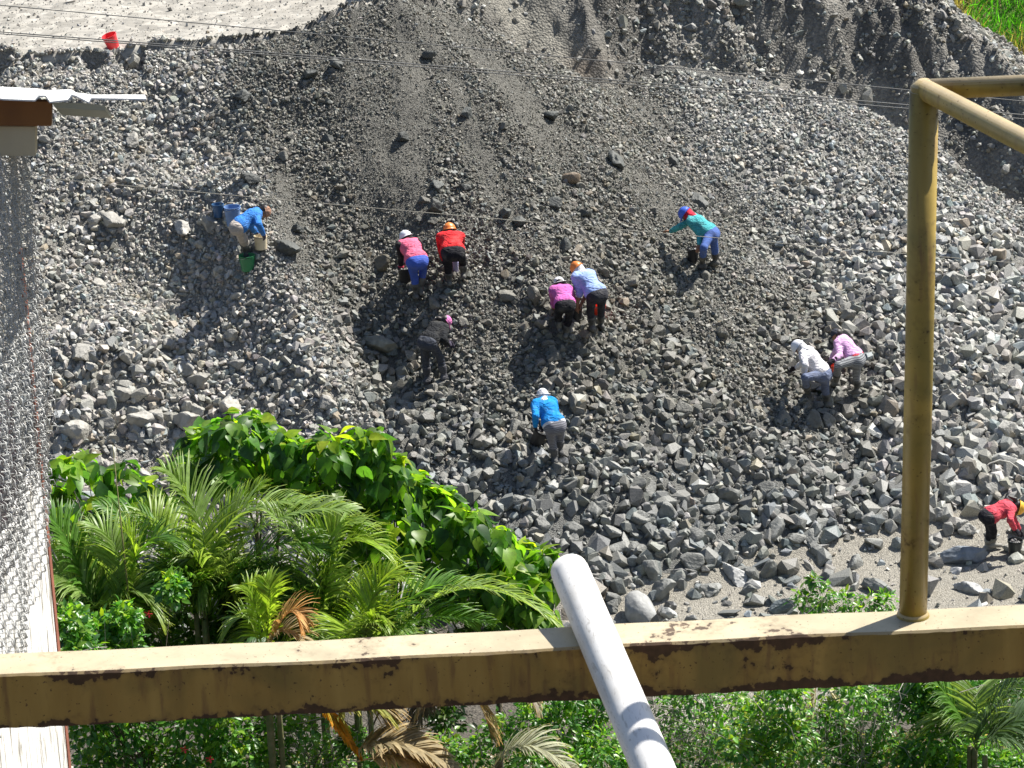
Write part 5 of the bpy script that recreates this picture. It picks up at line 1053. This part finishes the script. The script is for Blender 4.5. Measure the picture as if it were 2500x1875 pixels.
shrub('shadowed undergrowth filling the gap under the beam below the trees', [(900, 1680, 50), (980, 1640, 60), (1090, 1760, 50), (1250, 1640, 60), (700, 1620, 60), (800, 1560, 60), (500, 1620, 70), (400, 1580, 60), (600, 1560, 60), (1150, 1580, 60), (1000, 1560, 60), (1320, 1600, 50)], 33.4, 300, .10, tones=[(.035, .085, .02), (.05, .11, .025)], twigs=60, s=.5)
shrub('low sparse bush on bare ground behind the beam left of the yellow post', [(1960, 1470, 28), (2010, 1460, 30), (2060, 1470, 34), (2110, 1480, 34), (2160, 1470, 26), (2000, 1500, 30), (2080, 1510, 34), (2150, 1510, 30), (1990, 1420, 14)], 43.4, 90, .10, tones=SG, twigs=25, s=.2, cat='bush', name='bush')
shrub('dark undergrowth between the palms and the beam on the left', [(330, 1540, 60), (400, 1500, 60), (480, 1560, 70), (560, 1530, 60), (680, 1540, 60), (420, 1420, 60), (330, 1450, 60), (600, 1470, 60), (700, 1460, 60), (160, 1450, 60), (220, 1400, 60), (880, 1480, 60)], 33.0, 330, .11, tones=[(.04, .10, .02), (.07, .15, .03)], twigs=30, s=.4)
shrub('green shrub at the right edge beneath the beam behind the thick palm stalk', [(2440, 1680, 60), (2500, 1700, 60), (2400, 1740, 60), (2480, 1780, 60), (2340, 1660, 50), (2540, 1640, 60), (2180, 1660, 50), (2060, 1660, 50), (1900, 1670, 50)], 34.0, 420, .085, twigs=40)
# fallen litter and weeds on the shaded bank
N_ = 26000; X = RS.uniform(-7, 7.5, N_); Y = RS.uniform(28, 38.5, N_); Z = height(X, Y); P = np.stack([X, Y, Z + .02], 1); d = RS.normal(size=(N_, 3)); d[:, 2] = np.abs(d[:, 2]) * .35
tn = np.where((RS.rand(N_) < .5)[:, None], np.array([[.20, .16, .09]]), np.array([[.05, .13, .025]])) * np.exp(RS.normal(0, .3, (N_, 1)))
V, Fq, Cc = inst(OVAL, P, d, np.array([[0, 0, 1.0]]) + RS.normal(0, .4, (N_, 3)), RS.uniform(.05, .13, N_), tn)
tag(mesh_np('ground_cover', V, Fq, M_SHRUB, smooth=True, col=Cc), kind='stuff', label='low weeds and fallen leaves on the shaded bank', cat='ground cover')
# grassy hillside beyond the cut bank
hx = np.linspace(3, 60, 60); hy = np.concatenate([np.linspace(60.5, 80, 50), np.linspace(84, 200, 10)]); HX, HY = np.meshgrid(hx, hy, indexing='ij')
def hillz(x, y): return 1.2 + (y - 61) * .62 + .35 * fbm(x * .5, y * .5, 4)
HZ = hillz(HX, HY); nn_ = len(hy); ii = np.arange(HX.size).reshape(HX.shape)
M_HILL = noisy('grassy hillside', (.05, .10, .018), (.20, .17, .07), .9, .95, .8, 6, bdist=.1)
tag(mesh_np('hill', np.stack([HX.ravel(), HY.ravel(), HZ.ravel()], 1), np.stack([ii[:-1, :-1], ii[1:, :-1], ii[1:, 1:], ii[:-1, 1:]], -1).reshape(-1, 4), M_HILL, smooth=True), kind='structure')
BL = leaf_proto([(0, .035), (.4, .03), (.8, .015), (1, .002)], .1, .5); N_ = 30000; X = RS.uniform(6.5, 13, N_); Y = RS.uniform(61, 70, N_); P = np.stack([X, Y, hillz(X, Y)], 1); nz = fbm(X * .7, Y * .7, 3)
tn = np.where((nz + RS.normal(0, .12, N_) > .28)[:, None], np.array([[.30, .24, .11]]), np.array([[.07, .24, .02]])) * np.exp(RS.normal(0, .3, (N_, 1)))
V, Fq, Cc = inst(BL, P, RS.normal(0, .5, (N_, 3)) + np.array([0, -.3, 1.0]), RS.normal(size=(N_, 3)) + np.array([0, -1, .3]), RS.uniform(.15, .4, N_), np.clip(tn, 0, .6))
tag(mesh_np('grass', V, Fq, M_GRASS, smooth=True, col=Cc), kind='stuff', label='tall green and straw coloured grass on the far hillside', cat='grass')
